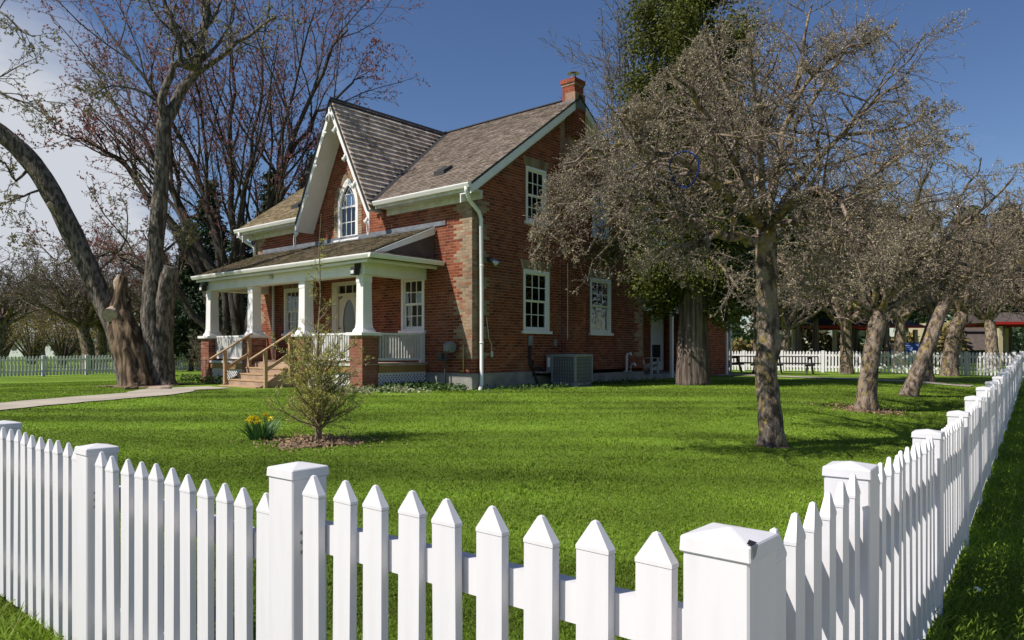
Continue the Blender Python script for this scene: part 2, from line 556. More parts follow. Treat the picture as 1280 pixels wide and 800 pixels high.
class MB:
    def __init__(self):
        self.v, self.f, self.m = [], [], []

    def add(self, vs, fs, mi=0):
        b = len(self.v)
        self.v.extend(vs)
        for q in fs:
            self.f.append(tuple(i + b for i in q))
            self.m.append(mi)

    def box(self, x0, x1, y0, y1, z0, z1, mi=0):
        self.add([(x0, y0, z0), (x1, y0, z0), (x1, y1, z0), (x0, y1, z0), (x0, y0, z1), (x1, y0, z1), (x1, y1, z1), (x0, y1, z1)],
                 [(0, 3, 2, 1), (4, 5, 6, 7), (0, 1, 5, 4), (1, 2, 6, 5), (2, 3, 7, 6), (3, 0, 4, 7)], mi)

    def frustum(self, cx, cy, a0, b0, z0, a1, b1, z1, mi=0):
        self.add([(cx - a0, cy - b0, z0), (cx + a0, cy - b0, z0), (cx + a0, cy + b0, z0), (cx - a0, cy + b0, z0),
                  (cx - a1, cy - b1, z1), (cx + a1, cy - b1, z1), (cx + a1, cy + b1, z1), (cx - a1, cy + b1, z1)],
                 [(0, 3, 2, 1), (4, 5, 6, 7), (0, 1, 5, 4), (1, 2, 6, 5), (2, 3, 7, 6), (3, 0, 4, 7)], mi)

    def beam(self, p, q, w, h, mi=0, up=(0, 0, 1)):
        """a board from p to q, w wide across, h deep along up"""
        p, q, up = Vector(p), Vector(q), Vector(up)
        t = (q - p).normalized()
        s = t.cross(up).normalized()
        u = s.cross(t).normalized()
        vs = []
        for c in (p, q):
            for a, b in ((-1, -1), (1, -1), (1, 1), (-1, 1)):
                vs.append(tuple(c + s * (a * w / 2) + u * (b * h / 2)))
        self.add(vs, [(0, 1, 2, 3), (7, 6, 5, 4), (0, 4, 5, 1), (1, 5, 6, 2), (2, 6, 7, 3), (3, 7, 4, 0)], mi)

    def prism(self, poly, d, mi=0):
        """extrude a 3D polygon by vector d"""
        n = len(poly)
        d = Vector(d)
        vs = [tuple(p) for p in poly] + [tuple(Vector(p) + d) for p in poly]
        fs = [tuple(range(n)), tuple(range(2 * n - 1, n - 1, -1))]
        for i in range(n):
            j = (i + 1) % n
            fs.append((j, i, n + i, n + j))
        self.add(vs, fs, mi)

    def tube(self, pts, rad, n=8, mi=0, cap=True):
        pts = [Vector(p) for p in pts]
        if not hasattr(rad, '__len__'):
            rad = [rad] * len(pts)
        ref = Vector((.31, .17, .93)) if abs((pts[-1] - pts[0]).normalized().z) < .9 else Vector((1, .2, .1))
        vs = []
        for i, p in enumerate(pts):
            t = (pts[min(i + 1, len(pts) - 1)] - pts[max(i - 1, 0)]).normalized()
            a = t.cross(ref).normalized()
            b = t.cross(a)
            for k in range(n):
                an = 2 * math.pi * k / n
                vs.append(tuple(p + (a * math.cos(an) + b * math.sin(an)) * rad[i]))
        fs = []
        for i in range(len(pts) - 1):
            for k in range(n):
                fs.append((i * n + k, i * n + (k + 1) % n, (i + 1) * n + (k + 1) % n, (i + 1) * n + k))
        if cap:
            fs.append(tuple(range(n - 1, -1, -1)))
            fs.append(tuple(range((len(pts) - 1) * n, len(pts) * n)))
        self.add(vs, fs, mi)

    def mesh(self, name, mats, smooth=False, bevel=0.0):
        me = bpy.data.meshes.new(name)
        me.from_pydata(self.v, [], self.f)
        if not isinstance(mats, (list, tuple)):
            mats = [mats]
        for m in mats:
            me.materials.append(m)
        me.polygons.foreach_set('material_index', self.m)
        if smooth:
            me.polygons.foreach_set('use_smooth', [True] * len(me.polygons))
        me.update()
        if bevel > 0:
            import bmesh
            bm = bmesh.new()
            bm.from_mesh(me)
            bmesh.ops.bevel(bm, geom=list(bm.edges), offset=bevel, segments=1, affect='EDGES', clamp_overlap=True)
            bm.to_mesh(me)
            bm.free()
        return me

    def build(self, name, mats, parent=None, loc=(0, 0, 0), rz=0.0, smooth=False, bevel=0.0):
        return link(name, self.mesh(name, mats, smooth, bevel), parent, loc, rz)


def sst(a, b, x):
    t = np.clip((np.asarray(x, dtype=float) - a) / (b - a), 0, 1)
    return t * t * (3 - 2 * t)


FT = 0.715                                     # the right-hand fence runs along X = .41 + FT * (Y - 1.38)
FZ = [0, 1.38, 2.28, 3.89, 5.4, 6.7, 8.0, 9.4, 12, 16.7, 22, 28.6, 60]
FH = [1.053, 1.053, 1.04, .965, .938, .965, .985, .985, 1.0, 1.07, 1.19, 1.33, 1.36]


def ground(x, y):
    x = np.asarray(x, dtype=float)
    y = np.asarray(y, dtype=float)
    gc = .345 * sst(4, 20, y)
    left = 1 - .68 * sst(9, 24, -x)
    gf = np.interp(y, FZ, np.array(FH)) - 1.03
    dp = (.41 + FT * (y - 1.38) - x) / math.hypot(1, FT)
    rf = sst(0, 4.5, dp) * sst(1.5, 5, y)
    far = sst(60, 140, y) * .25
    return np.where(y < 1.5, 0.01, gf * (1 - rf) + gc * left * rf) - far


def g(x, y):
    return float(ground(x, y))


def at(px, Z, py=None):
    """a point Z metres ahead in the photograph's column px, on the ground or at row py"""
    x = (px - 640) / 917 * Z
    z = g(x, Z) if py is None else EYE + (437 - py) / 917 * Z
    return Vector((x, Z, z))


def ground_px(px, py):
    """where the line of sight through a pixel meets the ground"""
    Z = 12.0
    for _ in range(40):
        x = (px - 640) / 917 * Z
        Z = .5 * Z + .5 * 917 * (EYE - g(x, Z)) / (py - 437)
    return at(px, Z)


# ------------------------------------------------------------------ ground
HX, HY, HZ = -1.03, 18.9, .335
HROT = R(-40.6)
ex = Vector((math.cos(HROT), math.sin(HROT), 0))
ey = Vector((-math.sin(HROT), math.cos(HROT), 0))


def hw(x, y, z=0.0):
    return Vector((HX, HY, HZ)) + ex * x + ey * y + Vector((0, 0, z))


def to_house(x, y):
    dx, dy = x - HX, y - HY
    return dx * ex.x + dy * ex.y, dx * ey.x + dy * ey.y


def strip_axis(lo, hi, near, step, grow=1.22):
    a = list(np.arange(-near, near + 1e-6, step))
    s = step
    while a[-1] < hi:
        s *= grow
        a.append(a[-1] + s)
    s = step
    b = [a[0]]
    while b[-1] > lo:
        s *= grow
        b.append(b[-1] - s)
    return np.array(b[1:][::-1] + a)


gx = strip_axis(-900, 900, 26, .5)
gy = strip_axis(-30, 1400, 40, .5)
gy = gy[gy > -30]
GX, GY = np.meshgrid(gx, gy)
GZ = ground(GX, GY)
gv = np.stack([GX, GY, GZ], -1).reshape(-1, 3)
nx = len(gx)
ii, jj = np.meshgrid(np.arange(nx - 1), np.arange(len(gy) - 1))
q = (jj * nx + ii).ravel()
tag(link('ground', np_mesh('ground', gv, np.stack([q, q + 1, q + nx + 1, q + nx], 1), [M['turf']], True)), kind='structure')


def ribbon(name, pts, width, m, lift, kind='structure', n=40):
    pts = [Vector((p[0], p[1], 0)) for p in pts]
    cum = [0]
    for a, b in zip(pts, pts[1:]):
        cum.append(cum[-1] + (b - a).length)
    xs = np.interp(np.linspace(0, cum[-1], n), cum, [p.x for p in pts])
    ys = np.interp(np.linspace(0, cum[-1], n), cum, [p.y for p in pts])
    k = 10 if width > 2 else 4
    for _ in range(k):
        xs[1:-1] = (xs[:-2] + 2 * xs[1:-1] + xs[2:]) / 4
        ys[1:-1] = (ys[:-2] + 2 * ys[1:-1] + ys[2:]) / 4
    tx, ty = np.gradient(xs), np.gradient(ys)
    ln = np.hypot(tx, ty)
    nxv, nyv = -ty / ln, tx / ln
    vs, fs = [], []
    offs = (-.5, -.17, .17, .5)
    for i in range(n):
        wig = width * (1 + .04 * math.sin(i * 1.7) + .03 * math.sin(i * 4.1))
        for o in offs:
            x, y = xs[i] + nxv[i] * o * wig, ys[i] + nyv[i] * o * wig
            vs.append((x, y, g(x, y) + lift))
    for i in range(n - 1):
        for j in range(3):
            a = i * 4 + j
            fs.append((a, a + 4, a + 5, a + 1))
    o = tag(link(name, np_mesh(name, vs, fs, [m], True)), kind=kind)
    return o, list(zip(xs, ys))


pa = hw(-5.85, -3.75)
pathpts = [pa, hw(-5.95, -5.2), at(200, 17.6), at(100, 15.9), at(0, 14.5), at(-140, 12.6), at(-420, 10.5)]
_, path_line = ribbon('path', pathpts, 1.45, M['pave'], .022)
sidewalk_pts = [hw(.5, 13.6), at(905, 30.5), at(990, 27.6), at(1075, 25.2), at(1160, 24.0), at(1215, 23.2)]
_, side_line = ribbon('path', sidewalk_pts, 1.0, M['pave'], .022)


# ------------------------------------------------------------------ grass blades (too many to count)
mulch_spots = [(ground_px(398, 553), .62), (ground_px(1083, 513), .55), (ground_px(965, 557), .28), (ground_px(183, 482), 1.25)]


def make_grass(N):
    u = rng.random(N)
    z0, z1 = 1.0, 25.0
    Y = (math.sqrt(z0) + u * (math.sqrt(z1) - math.sqrt(z0))) ** 2
    X = (rng.random(N) * 2.15 - 1.32) * Y
    keep = np.ones(N, bool)
    lx = (X - HX) * ex.x + (Y - HY) * ex.y
    ly = (X - HX) * ey.x + (Y - HY) * ey.y
    keep &= ~((lx > -11) & (lx < 0.02) & (ly > -2.5) & (ly < 9))
    keep &= ~((lx > -8) & (lx < -4) & (ly > -4.2) & (ly < 0))
    keep &= ~((lx > -4) & (lx < .6) & (ly > 8))
    for line, w in ((path_line, .72), (side_line, .5), (pave_line, 1.2)):
        d = np.full(N, 9.0)
        for (x, y) in line:
            d = np.minimum(d, np.hypot(X - x, Y - y))
        keep &= d > w + rng.random(N) * .06
    for c, r in mulch_spots:
        d = np.hypot(X - c.x, Y - c.y)
        keep &= d > r * (.75 + .4 * rng.random(N))
    X, Y = X[keep], Y[keep]
    n = len(X)
    Zg = ground(X, Y)
    patch = .75 + .5 * (np.sin(X * 2.1 + 1.3 * np.sin(Y * 1.7)) * np.sin(Y * 2.6 + np.sin(X * 1.1)) * .5 + .5)
    h = (.011 + .015 * rng.random(n)) * patch
    dpl = np.abs(.41 + FT * (Y - 1.38) - X) / math.hypot(1, FT)
    dl = np.abs((X - .41) * .61 + (Y - 1.38) * .79)
    edge = np.exp(-np.minimum(dpl, dl) / .14)
    h *= 1 + 1.6 * edge * rng.random(n)
    w = (.0022 + .00062 * Y) * (.7 + .6 * rng.random(n))
    a = rng.random(n) * 2 * np.pi
    near_f = np.exp(-(np.minimum(dpl, dl) / 1.0) ** 2)
    h *= 1 + 1.1 * near_f
    for line in ([(520, 655), (590, 633), (660, 612), (730, 592), (800, 575)], [(585, 625), (640, 617), (700, 606), (760, 598)],
                 [(600, 672), (680, 655), (770, 640)], [(430, 640), (520, 622), (600, 600), (690, 578)], [(850, 600), (930, 585), (1000, 575)]):
        w_ = [ground_px(*p) for p in line]
        d_ = np.full(n, 9.0)
        for p, q_ in zip(w_, w_[1:]):
            vx, vy = q_.x - p.x, q_.y - p.y
            tt = np.clip(((X - p.x) * vx + (Y - p.y) * vy) / (vx * vx + vy * vy), 0, 1)
            d_ = np.minimum(d_, np.hypot(X - p.x - tt * vx, Y - p.y - tt * vy))
        lump = np.clip(np.sin(X * 11 + 3 * np.sin(Y * 5)) * np.sin(Y * 13 + X * 3) + .45, 0, 1.4)
        h *= 1 + .9 * np.exp(-(d_ / .10) ** 2) * lump
    lean = h * (.25 + .9 * rng.random(n))
    b = rng.random(n) * 2 * np.pi
    cx, cy = np.cos(a) * w, np.sin(a) * w
    tx, ty = np.cos(b) * lean, np.sin(b) * lean
    v = np.empty((n, 4, 3), np.float32)
    v[:, 0] = np.stack([X - cx, Y - cy, Zg - .006], 1)
    v[:, 1] = np.stack([X + cx + tx * .35, Y + cy + ty * .35, Zg + h * .55], 1)
    v[:, 2] = np.stack([X + tx, Y + ty, Zg + h], 1)
    v[:, 3] = np.stack([X - cx + tx * .35, Y - cy + ty * .35, Zg + h * .6], 1)
    f = np.arange(n * 4).reshape(n, 4)
    o = link('grass', np_mesh('grass', v.reshape(-1, 3), f, [M['blade']], False))
    tag(o, 'short mown green grass of the front lawn around the white fence', 'grass', kind='stuff')


PAVE = [(-14.5, 11.2), (-8.6, 5.9), (-4.6, 2.35), (-2.2, .45), (-.6, -.72), (.35, -1.0), (1.35, -.55), (2.6, 1.3), (5.4, 5.2), (14.2, 17.4), (22.5, 29)]
# unseen paved strip outside the fence, added to bounce light onto its shaded sides
_, pave_line = ribbon('bounce_pavement', PAVE, 2.4, M['bounce_pavement'], .02, n=120)
make_grass(560000)

# ------------------------------------------------------------------ white picket fences
PW, PT, PH = .078, .024, .93


def picket_mesh():
    b = MB()
    w, t, h = PW / 2, PT / 2, PH
    # shaft and a four-sided cap with a blunt tip, a hairline joint between them
    b.box(-w, w, -t, t, 0, h - .067)
    w2, t2 = w + .0012, t + .0012
    zc = h - .0655
    tip = .006
    vs = [(-w2, -t2, zc), (w2, -t2, zc), (w2, t2, zc), (-w2, t2, zc),
          (-w2, -t2, zc + .008), (w2, -t2, zc + .008), (w2, t2, zc + .008), (-w2, t2, zc + .008),
          (-tip, -tip, h - .004), (tip, -tip, h - .004), (tip, tip, h - .004), (-tip, tip, h - .004), (0, 0, h)]
    b.add(vs, [(0, 1, 5, 4), (1, 2, 6, 5), (2, 3, 7, 6), (3, 0, 4, 7), (4, 5, 9, 8), (5, 6, 10, 9), (6, 7, 11, 10), (7, 4, 8, 11),
               (8, 9, 12), (9, 10, 12), (10, 11, 12), (11, 8, 12), (3, 2, 1, 0)])
    return b.mesh('picket', M['vinyl'])


def post_mesh():
    b = MB()
    w = .0645
    b.frustum(0, 0, w, w, -.12, w, w, .965)
    return b.mesh('post', M['vinyl'], bevel=.004)


def cap_mesh():
    b = MB()
    a, c = .0695, .0680
    b.add([(-a, -a, 0), (a, -a, 0), (a, a, 0), (-a, a, 0), (-c, -c, .030), (c, -c, .030), (c, c, .030), (-c, c, .030), (0, 0, .045)],
          [(3, 2, 1, 0), (0, 1, 5, 4), (1, 2, 6, 5), (2, 3, 7, 6), (3, 0, 4, 7), (4, 5, 8), (5, 6, 8), (6, 7, 8), (7, 4, 8)])
    return b.mesh('post_cap', M['vinyl'], bevel=.0025)


ME_PICKET, ME_POST, ME_CAP = picket_mesh(), post_mesh(), cap_mesh()
ME_SCREW = MB()
ME_SCREW.tube([(0, 0, 0), (0, -.003, 0)], .006, 8)
ME_SCREW = ME_SCREW.mesh('screw', M['steel'], True)


def fence(label, posts, npick, group, outer, drops=None, screws=False):
    """posts: (x, y, cap top); npick pickets in each bay; outer +1/-1: the side the pickets stand on"""
    x0, y0, z0 = posts[0]
    root = empty('picket_fence', (x0, y0, g(x0, y0)))
    tag(root, label, 'fence', group)
    zr = g(x0, y0)
    for i, (x, y, zt) in enumerate(posts):
        if i + 1 < len(posts):
            dx, dy = posts[i + 1][0] - x, posts[i + 1][1] - y
        an = math.atan2(dy, dx)
        ph = zt - g(x, y)
        p = link('post', ME_POST, root, (x - x0, y - y0, g(x, y) - zr), an)
        p.scale = (1, 1, (ph - .048) / .965)
        c = link('post_cap', ME_CAP, p, (0, 0, .963))
        c.scale = (1, 1, .965 / (ph - .048))
        if screws and 0 < i < 3:
            for zo in (.165, .195, .225):
                for sx_ in (-1, 1):
                    link('screw', ME_SCREW, p, (sx_ * .0655, .03, (ph - .03 - zo) * .965 / (ph - .048) - .02), R(90) * sx_)
        if i + 1 == len(posts):
            break
        x2, y2, zt2 = posts[i + 1]
        Lb = math.hypot(dx, dy)
        ux, uy = dx / Lb, dy / Lb
        ox, oy = -uy * outer, ux * outer
        n = npick[i] if isinstance(npick, (list, tuple)) else npick
        d1, d2 = (drops[i] if drops else (.03, .03))
        clear = Lb - .135
        for k in range(n):
            t = (.0675 + (k + .5) * clear / n) / Lb
            zz = (zt - d1) * (1 - t) + (zt2 - d2) * t
            px_, py_ = x + dx * t + ox * .034, y + dy * t + oy * .034
            pk = link('picket', ME_PICKET, root, (px_ - x0, py_ - y0, zz - PH - zr + rng.normal(0, .0025)), an + rng.normal(0, .009))
            pk.scale = (min(1.04, max(.86, .585 * clear / n / PW)), 1, 1)
            pk.rotation_euler[1] = rng.normal(0, .0035)
            pk.rotation_euler[0] = rng.normal(0, .0035)
        for zo in (.19, .72):
            b = MB()
            A = Vector((x - x0 + ux * .066, y - y0 + uy * .066, zt - d1 - zo - zr))
            B = Vector((x2 - x0 - ux * .066, y2 - y0 - uy * .066, zt2 - d2 - zo - zr))
            b.beam(A, B, .036, .088)
            b.build('rail', M['vinyl'], root)
    return root


P1 = Vector((.41, 1.38))
PA = Vector((-.68, 2.33))
PB = Vector((-1.85, 3.27))
dB = (PB - PA).normalized()
PC = Vector((-2.88, 4.16))
PD = PC + dB * 1.68
PE = PD + dB * 1.68
more = [PE + dB * 1.68 * k for k in (1, 2, 3, 4)]
near_left = [(P1.x, P1.y, 1.053), (PA.x, PA.y, 1.030), (PB.x, PB.y, .968), (PC.x, PC.y, .985), (PD.x, PD.y, .96), (PE.x, PE.y, .95)] + [(p.x, p.y, g(p.x, p.y) + .96) for p in more]
rd = Vector((FT, 1)).normalized()
near_right = [(P1.x, P1.y)]
zs = [2.277, 3.89, 5.41, 6.72, 8.0, 9.41]
while zs[-1] < 27.0:
    zs.append(zs[-1] + 1.53)
zs[-1] = 28.6
# the corner post belongs to the left-hand run; the right-hand run starts at its first own post
near_right = [(.41 + FT * (z - 1.38), z, float(np.interp(z, FZ, FH))) for z in zs]
fl = fence('white picket fence across the foreground, running left from the big chipped corner post', near_left, [9, 11, 10, 11, 11, 11, 11, 11, 11],
           'white picket fences round the yard', 1, screws=True, drops=[(.03, .03), (.118, .024), (.024, .03)] + [(.03, .03)] * 7)
x0, y0 = near_right[0][:2]
fr = fence('long white picket fence receding along the right edge of the lawn', near_right, [11] + [12] * 40,
           'white picket fences round the yard', -1)
# the short first bay, from the corner post to the first post of the right-hand run
d = Vector((near_right[0][0], near_right[0][1])) - P1
an = math.atan2(d.y, d.x)
for k in range(6):
    t = (.0675 + .02 + (k + .5) * (d.length - .155) / 6) / d.length
    off = Vector((d.y, -d.x)).normalized() * .034
    p = P1 + d * t + off
    link('picket', ME_PICKET, fr, (p.x - x0, p.y - y0, 1.019 - PH - g(x0, y0) + rng.normal(0, .002)), an + rng.normal(0, .01))
for zo in (.19, .72):
    b = MB()
    u = d.normalized()
    b.beam((P1.x + u.x * .066 - x0, P1.y + u.y * .066 - y0, 1.023 - zo - g(x0, y0)), (-u.x * .066, -u.y * .066, 1.01 - zo - g(x0, y0)), .036, .088)
    b.build('rail', M['vinyl'], fr)
# the chipped corner of the corner cap, screws in the rails
b = MB()
b.add([(-.0600, .0640, .0322), (-.0682, .0600, .0306), (-.0684, .036, .0312), (-.056, .044, .0360)], [(0, 1, 2, 3)], 0)
b.prism([(-.0690, .067, .029), (-.0702, .063, .006), (-.0702, .050, .012), (-.0690, .038, .029)], (-.0012, 0, 0), 1)
cap0 = [o for o in C.objects if o.parent and o.parent.parent is fl and o.name.startswith('post_cap')][0]
b.build('crack', [M['black'], M['steel']], cap0, (0, 0, .002))
corner_post = cap0.parent

far_corner = near_right[-1]
uB = -ex
back = []
k = 0
while k < 13:
    p = Vector((far_corner[0], far_corner[1])) + uB.to_2d() * (1.87 * (k + .0)) - uB.to_2d() * .0
    if k == 0:
        p = p + uB.to_2d() * .25
    zt = g(p.x, p.y) + 1.0
    back.append((p.x, p.y, zt))
    k += 1
fence('white picket fence across the far right end of the lawn behind the picnic tables', back, 12, 'white picket fences round the yard', 1)
side = []
q0 = Vector((-22.1, 34.6))
for k in range(-3, 12):
    p = q0 + ey.to_2d() * 1.87 * k
    side.append((p.x, p.y, g(p.x, p.y) + 1.0))
fence('white picket fence far off on the left, behind the split grey maple', side, 12, 'white picket fences round the yard', -1)

# ------------------------------------------------------------------ the brick house
house = empty('brick_house', (HX, HY, HZ), HROT)
tag(house, 'red brick farmhouse with a steep white trimmed front gable, columned porch and low rear wing', 'house')
BL, BH, BJ = .207, .0625, .0140
W, D = 10.47, 8.56
EAVE_Z, EAVE_Y = 5.22, -.45
SL = .7146
RIDGE_Y = 4.28
RIDGE_Z = EAVE_Z + SL * (RIDGE_Y - EAVE_Y)
GX0, GZ0, GSL = -5.2, 8.48, 1.912                    # centre, ridge height and slope of the front gable


def bricks(mb, ivals, z0, z1, color, seed=0):
    """rows of bricks standing proud of the y = 0 plane (outward is -y); every brick its own block"""
    rnd = random.Random(seed)
    ch = BH + BJ
    k = 0
    z = z0
    while z + BH * .6 < z1:
        zt = min(z + BH, z1)
        zm = (z + zt) / 2
        off = (k % 2) * (BL + BJ) / 2
        for a, b_ in ivals(zm):
            i = math.floor((a - off) / (BL + BJ))
            while True:
                u0 = off + i * (BL + BJ)
                u1 = u0 + BL
                i += 1
                if u0 >= b_:
                    break
                c0, c1 = max(u0, a), min(u1, b_)
                if c1 - c0 < .025:
                    continue
                y = -.0022 - rnd.random() * .0025
                dz = rnd.random() * .003
                vs = [(c0, 0, z + dz), (c1, 0, z + dz), (c1, 0, zt), (c0, 0, zt), (c0, y, z + dz), (c1, y, z + dz), (c1, y, zt), (c0, y, zt)]
                mb.add(vs, [(4, 5, 6, 7), (0, 1, 5, 4), (1, 2, 6, 5), (2, 3, 7, 6), (3, 0, 4, 7)], color((c0 + c1) / 2, zm, k))
        z += ch
        k += 1


def cut(ivals, holes):
    out = ivals
    for h0, h1 in holes:
        nxt = []
        for a, b in out:
            if h1 <= a or h0 >= b:
                nxt.append((a, b))
            else:
                if h0 > a: nxt.append((a, h0))
                if h1 < b: nxt.append((h1, b))
        out = nxt
    return out


def mortar_wall(mb, x0, x1, top, holes, zb=0.0):
    """the backing plane at y = 0 with real openings; top(x) gives its upper edge"""
    xs = sorted({x0, x1} | {h[0] for h in holes} | {h[1] for h in holes} | {x for x in (top.__defaults__ or ((),))[0]})
    xs = [x for x in xs if x0 <= x <= x1]
    for a, b in zip(xs, xs[1:]):
        m = (a + b) / 2
        hs = sorted([(h[2], h[3]) for h in holes if h[0] < m < h[1]])
        z = zb
        for h0, h1 in hs:
            if h0 > z:
                mb.add([(a, 0, z), (b, 0, z), (b, 0, h0), (a, 0, h0)], [(0, 1, 2, 3)])
            z = h1
        mb.add([(a, 0, z), (b, 0, z), (b, 0, top(b)), (a, 0, top(a))], [(0, 1, 2, 3)])
    for h in holes:                                    # reveals
        a, b, c, d = h[:4]
        mb.add([(a, 0, c), (a, .16, c), (a, .16, d), (a, 0, d), (b, 0, c), (b, .16, c), (b, .16, d), (b, 0, d)],
               [(0, 3, 2, 1), (4, 5, 6, 7), (3, 7, 6, 2), (0, 1, 5, 4)])


def lintel(mb, x0, x1, z0, h=.27):
    """splayed jack arch of upright buff bricks"""
    n = max(6, round((x1 - x0 + .1) / .078))
    for i in range(n):
        t0, t1 = i / n, (i + 1) / n
        g_ = .004
        lo0, lo1 = x0 - .03 + (x1 - x0 + .06) * t0 + g_, x0 - .03 + (x1 - x0 + .06) * t1 - g_
        hi0, hi1 = x0 - .14 + (x1 - x0 + .28) * t0 + g_, x0 - .14 + (x1 - x0 + .28) * t1 - g_
        y = -.013 - random.random() * .003
        vs = [(lo0, 0, z0), (lo1, 0, z0), (hi1, 0, z0 + h), (hi0, 0, z0 + h), (lo0, y, z0), (lo1, y, z0), (hi1, y, z0 + h), (hi0, y, z0 + h)]
        mb.add(vs, [(4, 5, 6, 7), (0, 1, 5, 4), (1, 2, 6, 5), (2, 3, 7, 6), (3, 0, 4, 7)], 1)


def lintel_cut(x0, x1, z0, h=.27):
    def f(z):
        if z0 <= z <= z0 + h:
            e = .03 + .11 * (z - z0) / h + .008
            return [(x0 - e, x1 + e)]
        return []
    return f


# --- openings
FW = [(-2.745, -1.795, 1.58, 3.07), (-8.675, -7.725, 1.58, 3.07)]      # front windows under the porch
DOOR = (-6.0, -4.4, .70, 3.12)
GOTH_W, GOTH_B, GOTH_S = 1.0, 4.40, 5.40
GW = [(2.06, 3.24, 1.58, 3.30), (5.33, 6.51, 1.58, 3.30)]              # gable, ground floor
GU = [(2.17, 3.09, 4.66, 6.20), (5.46, 6.38, 4.66, 6.20)]              # gable, upper floor


def arch_half(z, w, s, grow=0.0):
    Rr = w
    if z <= s:
        return w / 2 + grow
    q_ = (Rr + grow) ** 2 - (z - s) ** 2
    if q_ <= 0:
        return 0
    return max(0, math.sqrt(q_) - (Rr - w / 2))


GOTH_TOP = GOTH_S + math.sqrt(GOTH_W ** 2 - (GOTH_W / 2) ** 2)
goth_rect = (GX0 - GOTH_W / 2, GX0 + GOTH_W / 2, GOTH_B, GOTH_TOP)


def front_top(x, _k=(GX0 - 1.70, GX0, GX0 + 1.70)):
    return max(5.12, GZ0 - .13 - GSL * abs(x - GX0))


wall = MB()
mortar_wall(wall, -W, 0, front_top, [FW[0], FW[1], DOOR, goth_rect], .42)
front = wall.build('front_wall', M['mortar'], house)
RING = .19


def front_iv(z):
    if z < 5.12:
        iv = [(-W, 0)]
    else:
        h = (GZ0 - .12 - z) / GSL
        iv = [(GX0 - h, GX0 + h)] if h > .03 else []
    holes = []
    for o in (FW[0], FW[1], DOOR):
        if o[2] - .09 < z < o[3]:
            holes.append((o[0] - .005, o[1] + .005))
        if o is not DOOR:
            holes += lintel_cut(o[0], o[1], o[3])(z)
    hw_ = arch_half(z, GOTH_W, GOTH_S, RING)
    if z > GOTH_B - .05 and hw_ > 0:
        holes.append((GX0 - hw_, GX0 + hw_))
    return cut(iv, holes)


def quoin(dist, z, k):
    n = int(z / .33) % 2
    return dist < (.34 if n else .56)


def front_col(u, z, k):
    return 1 if z > .8 and (quoin(-u, z, k) or quoin(u + W, z, k)) else 0


fb = MB()
bricks(fb, front_iv, .43, GZ0, front_col, 3)
for o in FW:
    lintel(fb, o[0], o[1], o[3])
# buff voussoirs and jambs round the gothic window
zz = GOTH_B - .04
while zz < GOTH_S:
    for s in (-1, 1):
        a, b_ = GX0 + s * (GOTH_W / 2 + .004), GX0 + s * (GOTH_W / 2 + RING - .006)
        fb.box(min(a, b_), max(a, b_), -.016 - random.random() * .004, 0, zz, zz + BH, 1)
    zz += BH + BJ
for s in (-1, 1):
    n = 14
    a_end = math.acos((GOTH_W / 2) / GOTH_W)
    for i in range(n):
        a0, a1 = a_end * (i + .06) / n, a_end * (i + .94) / n
        cx = GX0 - s * GOTH_W / 2
        ring = [(GOTH_W + .004, a0), (GOTH_W + RING - .006, a0), (GOTH_W + RING - .006, a1), (GOTH_W + .004, a1)]
        pts = []
        for r_, a_ in ring:
            x_ = cx + s * r_ * math.cos(a_)
            x_ = max(x_, GX0 + .002) if s > 0 else min(x_, GX0 - .002)
            pts.append((x_, 0, GOTH_S + r_ * math.sin(a_)))
        fb.prism(pts if s < 0 else pts[::-1], (0, -.017, 0), 1)
# filler behind the arch spandrels
for s in (-1, 1):
    n = 12
    a_end = math.acos((GOTH_W / 2) / GOTH_W)
    poly = [(GX0 + s * GOTH_W / 2, -.001, GOTH_S)]
    for i in range(1, n + 1):
        a_ = a_end * i / n
        poly.append((GX0 - s * GOTH_W / 2 + s * GOTH_W * math.cos(a_), -.001, GOTH_S + GOTH_W * math.sin(a_)))
    poly.append((GX0 + s * GOTH_W / 2, -.001, GOTH_TOP))
    fb.add(poly, [tuple(range(len(poly)))], 1)
tag(fb.build('brick', [M['red_brick'], M['buff_brick']], front), kind='stuff')


def gable_top(y, _k=(RIDGE_Y,)):
    return EAVE_Z + SL * (RIDGE_Y - EAVE_Y - abs(y - RIDGE_Y)) - .10


wall = MB()
mortar_wall(wall, 0, D, gable_top, GW + GU, .42)
gable = wall.build('gable_wall', M['mortar'], house, (0, 0, 0), R(90))


def gable_iv(z):
    h = D / 2 if z < gable_top(0) else max(0, D / 2 - (z - gable_top(0)) / SL)
    iv = [(RIDGE_Y - h, RIDGE_Y + h)] if h > .05 else []
    holes = [(3.78, 4.82)]
    for o in GW + GU:
        if o[2] - .09 < z < o[3]:
            holes.append((o[0] - .005, o[1] + .005))
        holes += lintel_cut(o[0], o[1], o[3])(z)
    return cut(iv, holes)


gb = MB()
bricks(gb, gable_iv, .43, 9, lambda u, z, k: 1 if z > .8 and z < 5.2 and (quoin(u, z, k + 3) or quoin(D - u, z, k)) else 0, 5)
for o in GW + GU:
    lintel(gb, o[0], o[1], o[3])
tag(gb.build('brick', [M['red_brick'], M['buff_brick']], gable), kind='stuff')
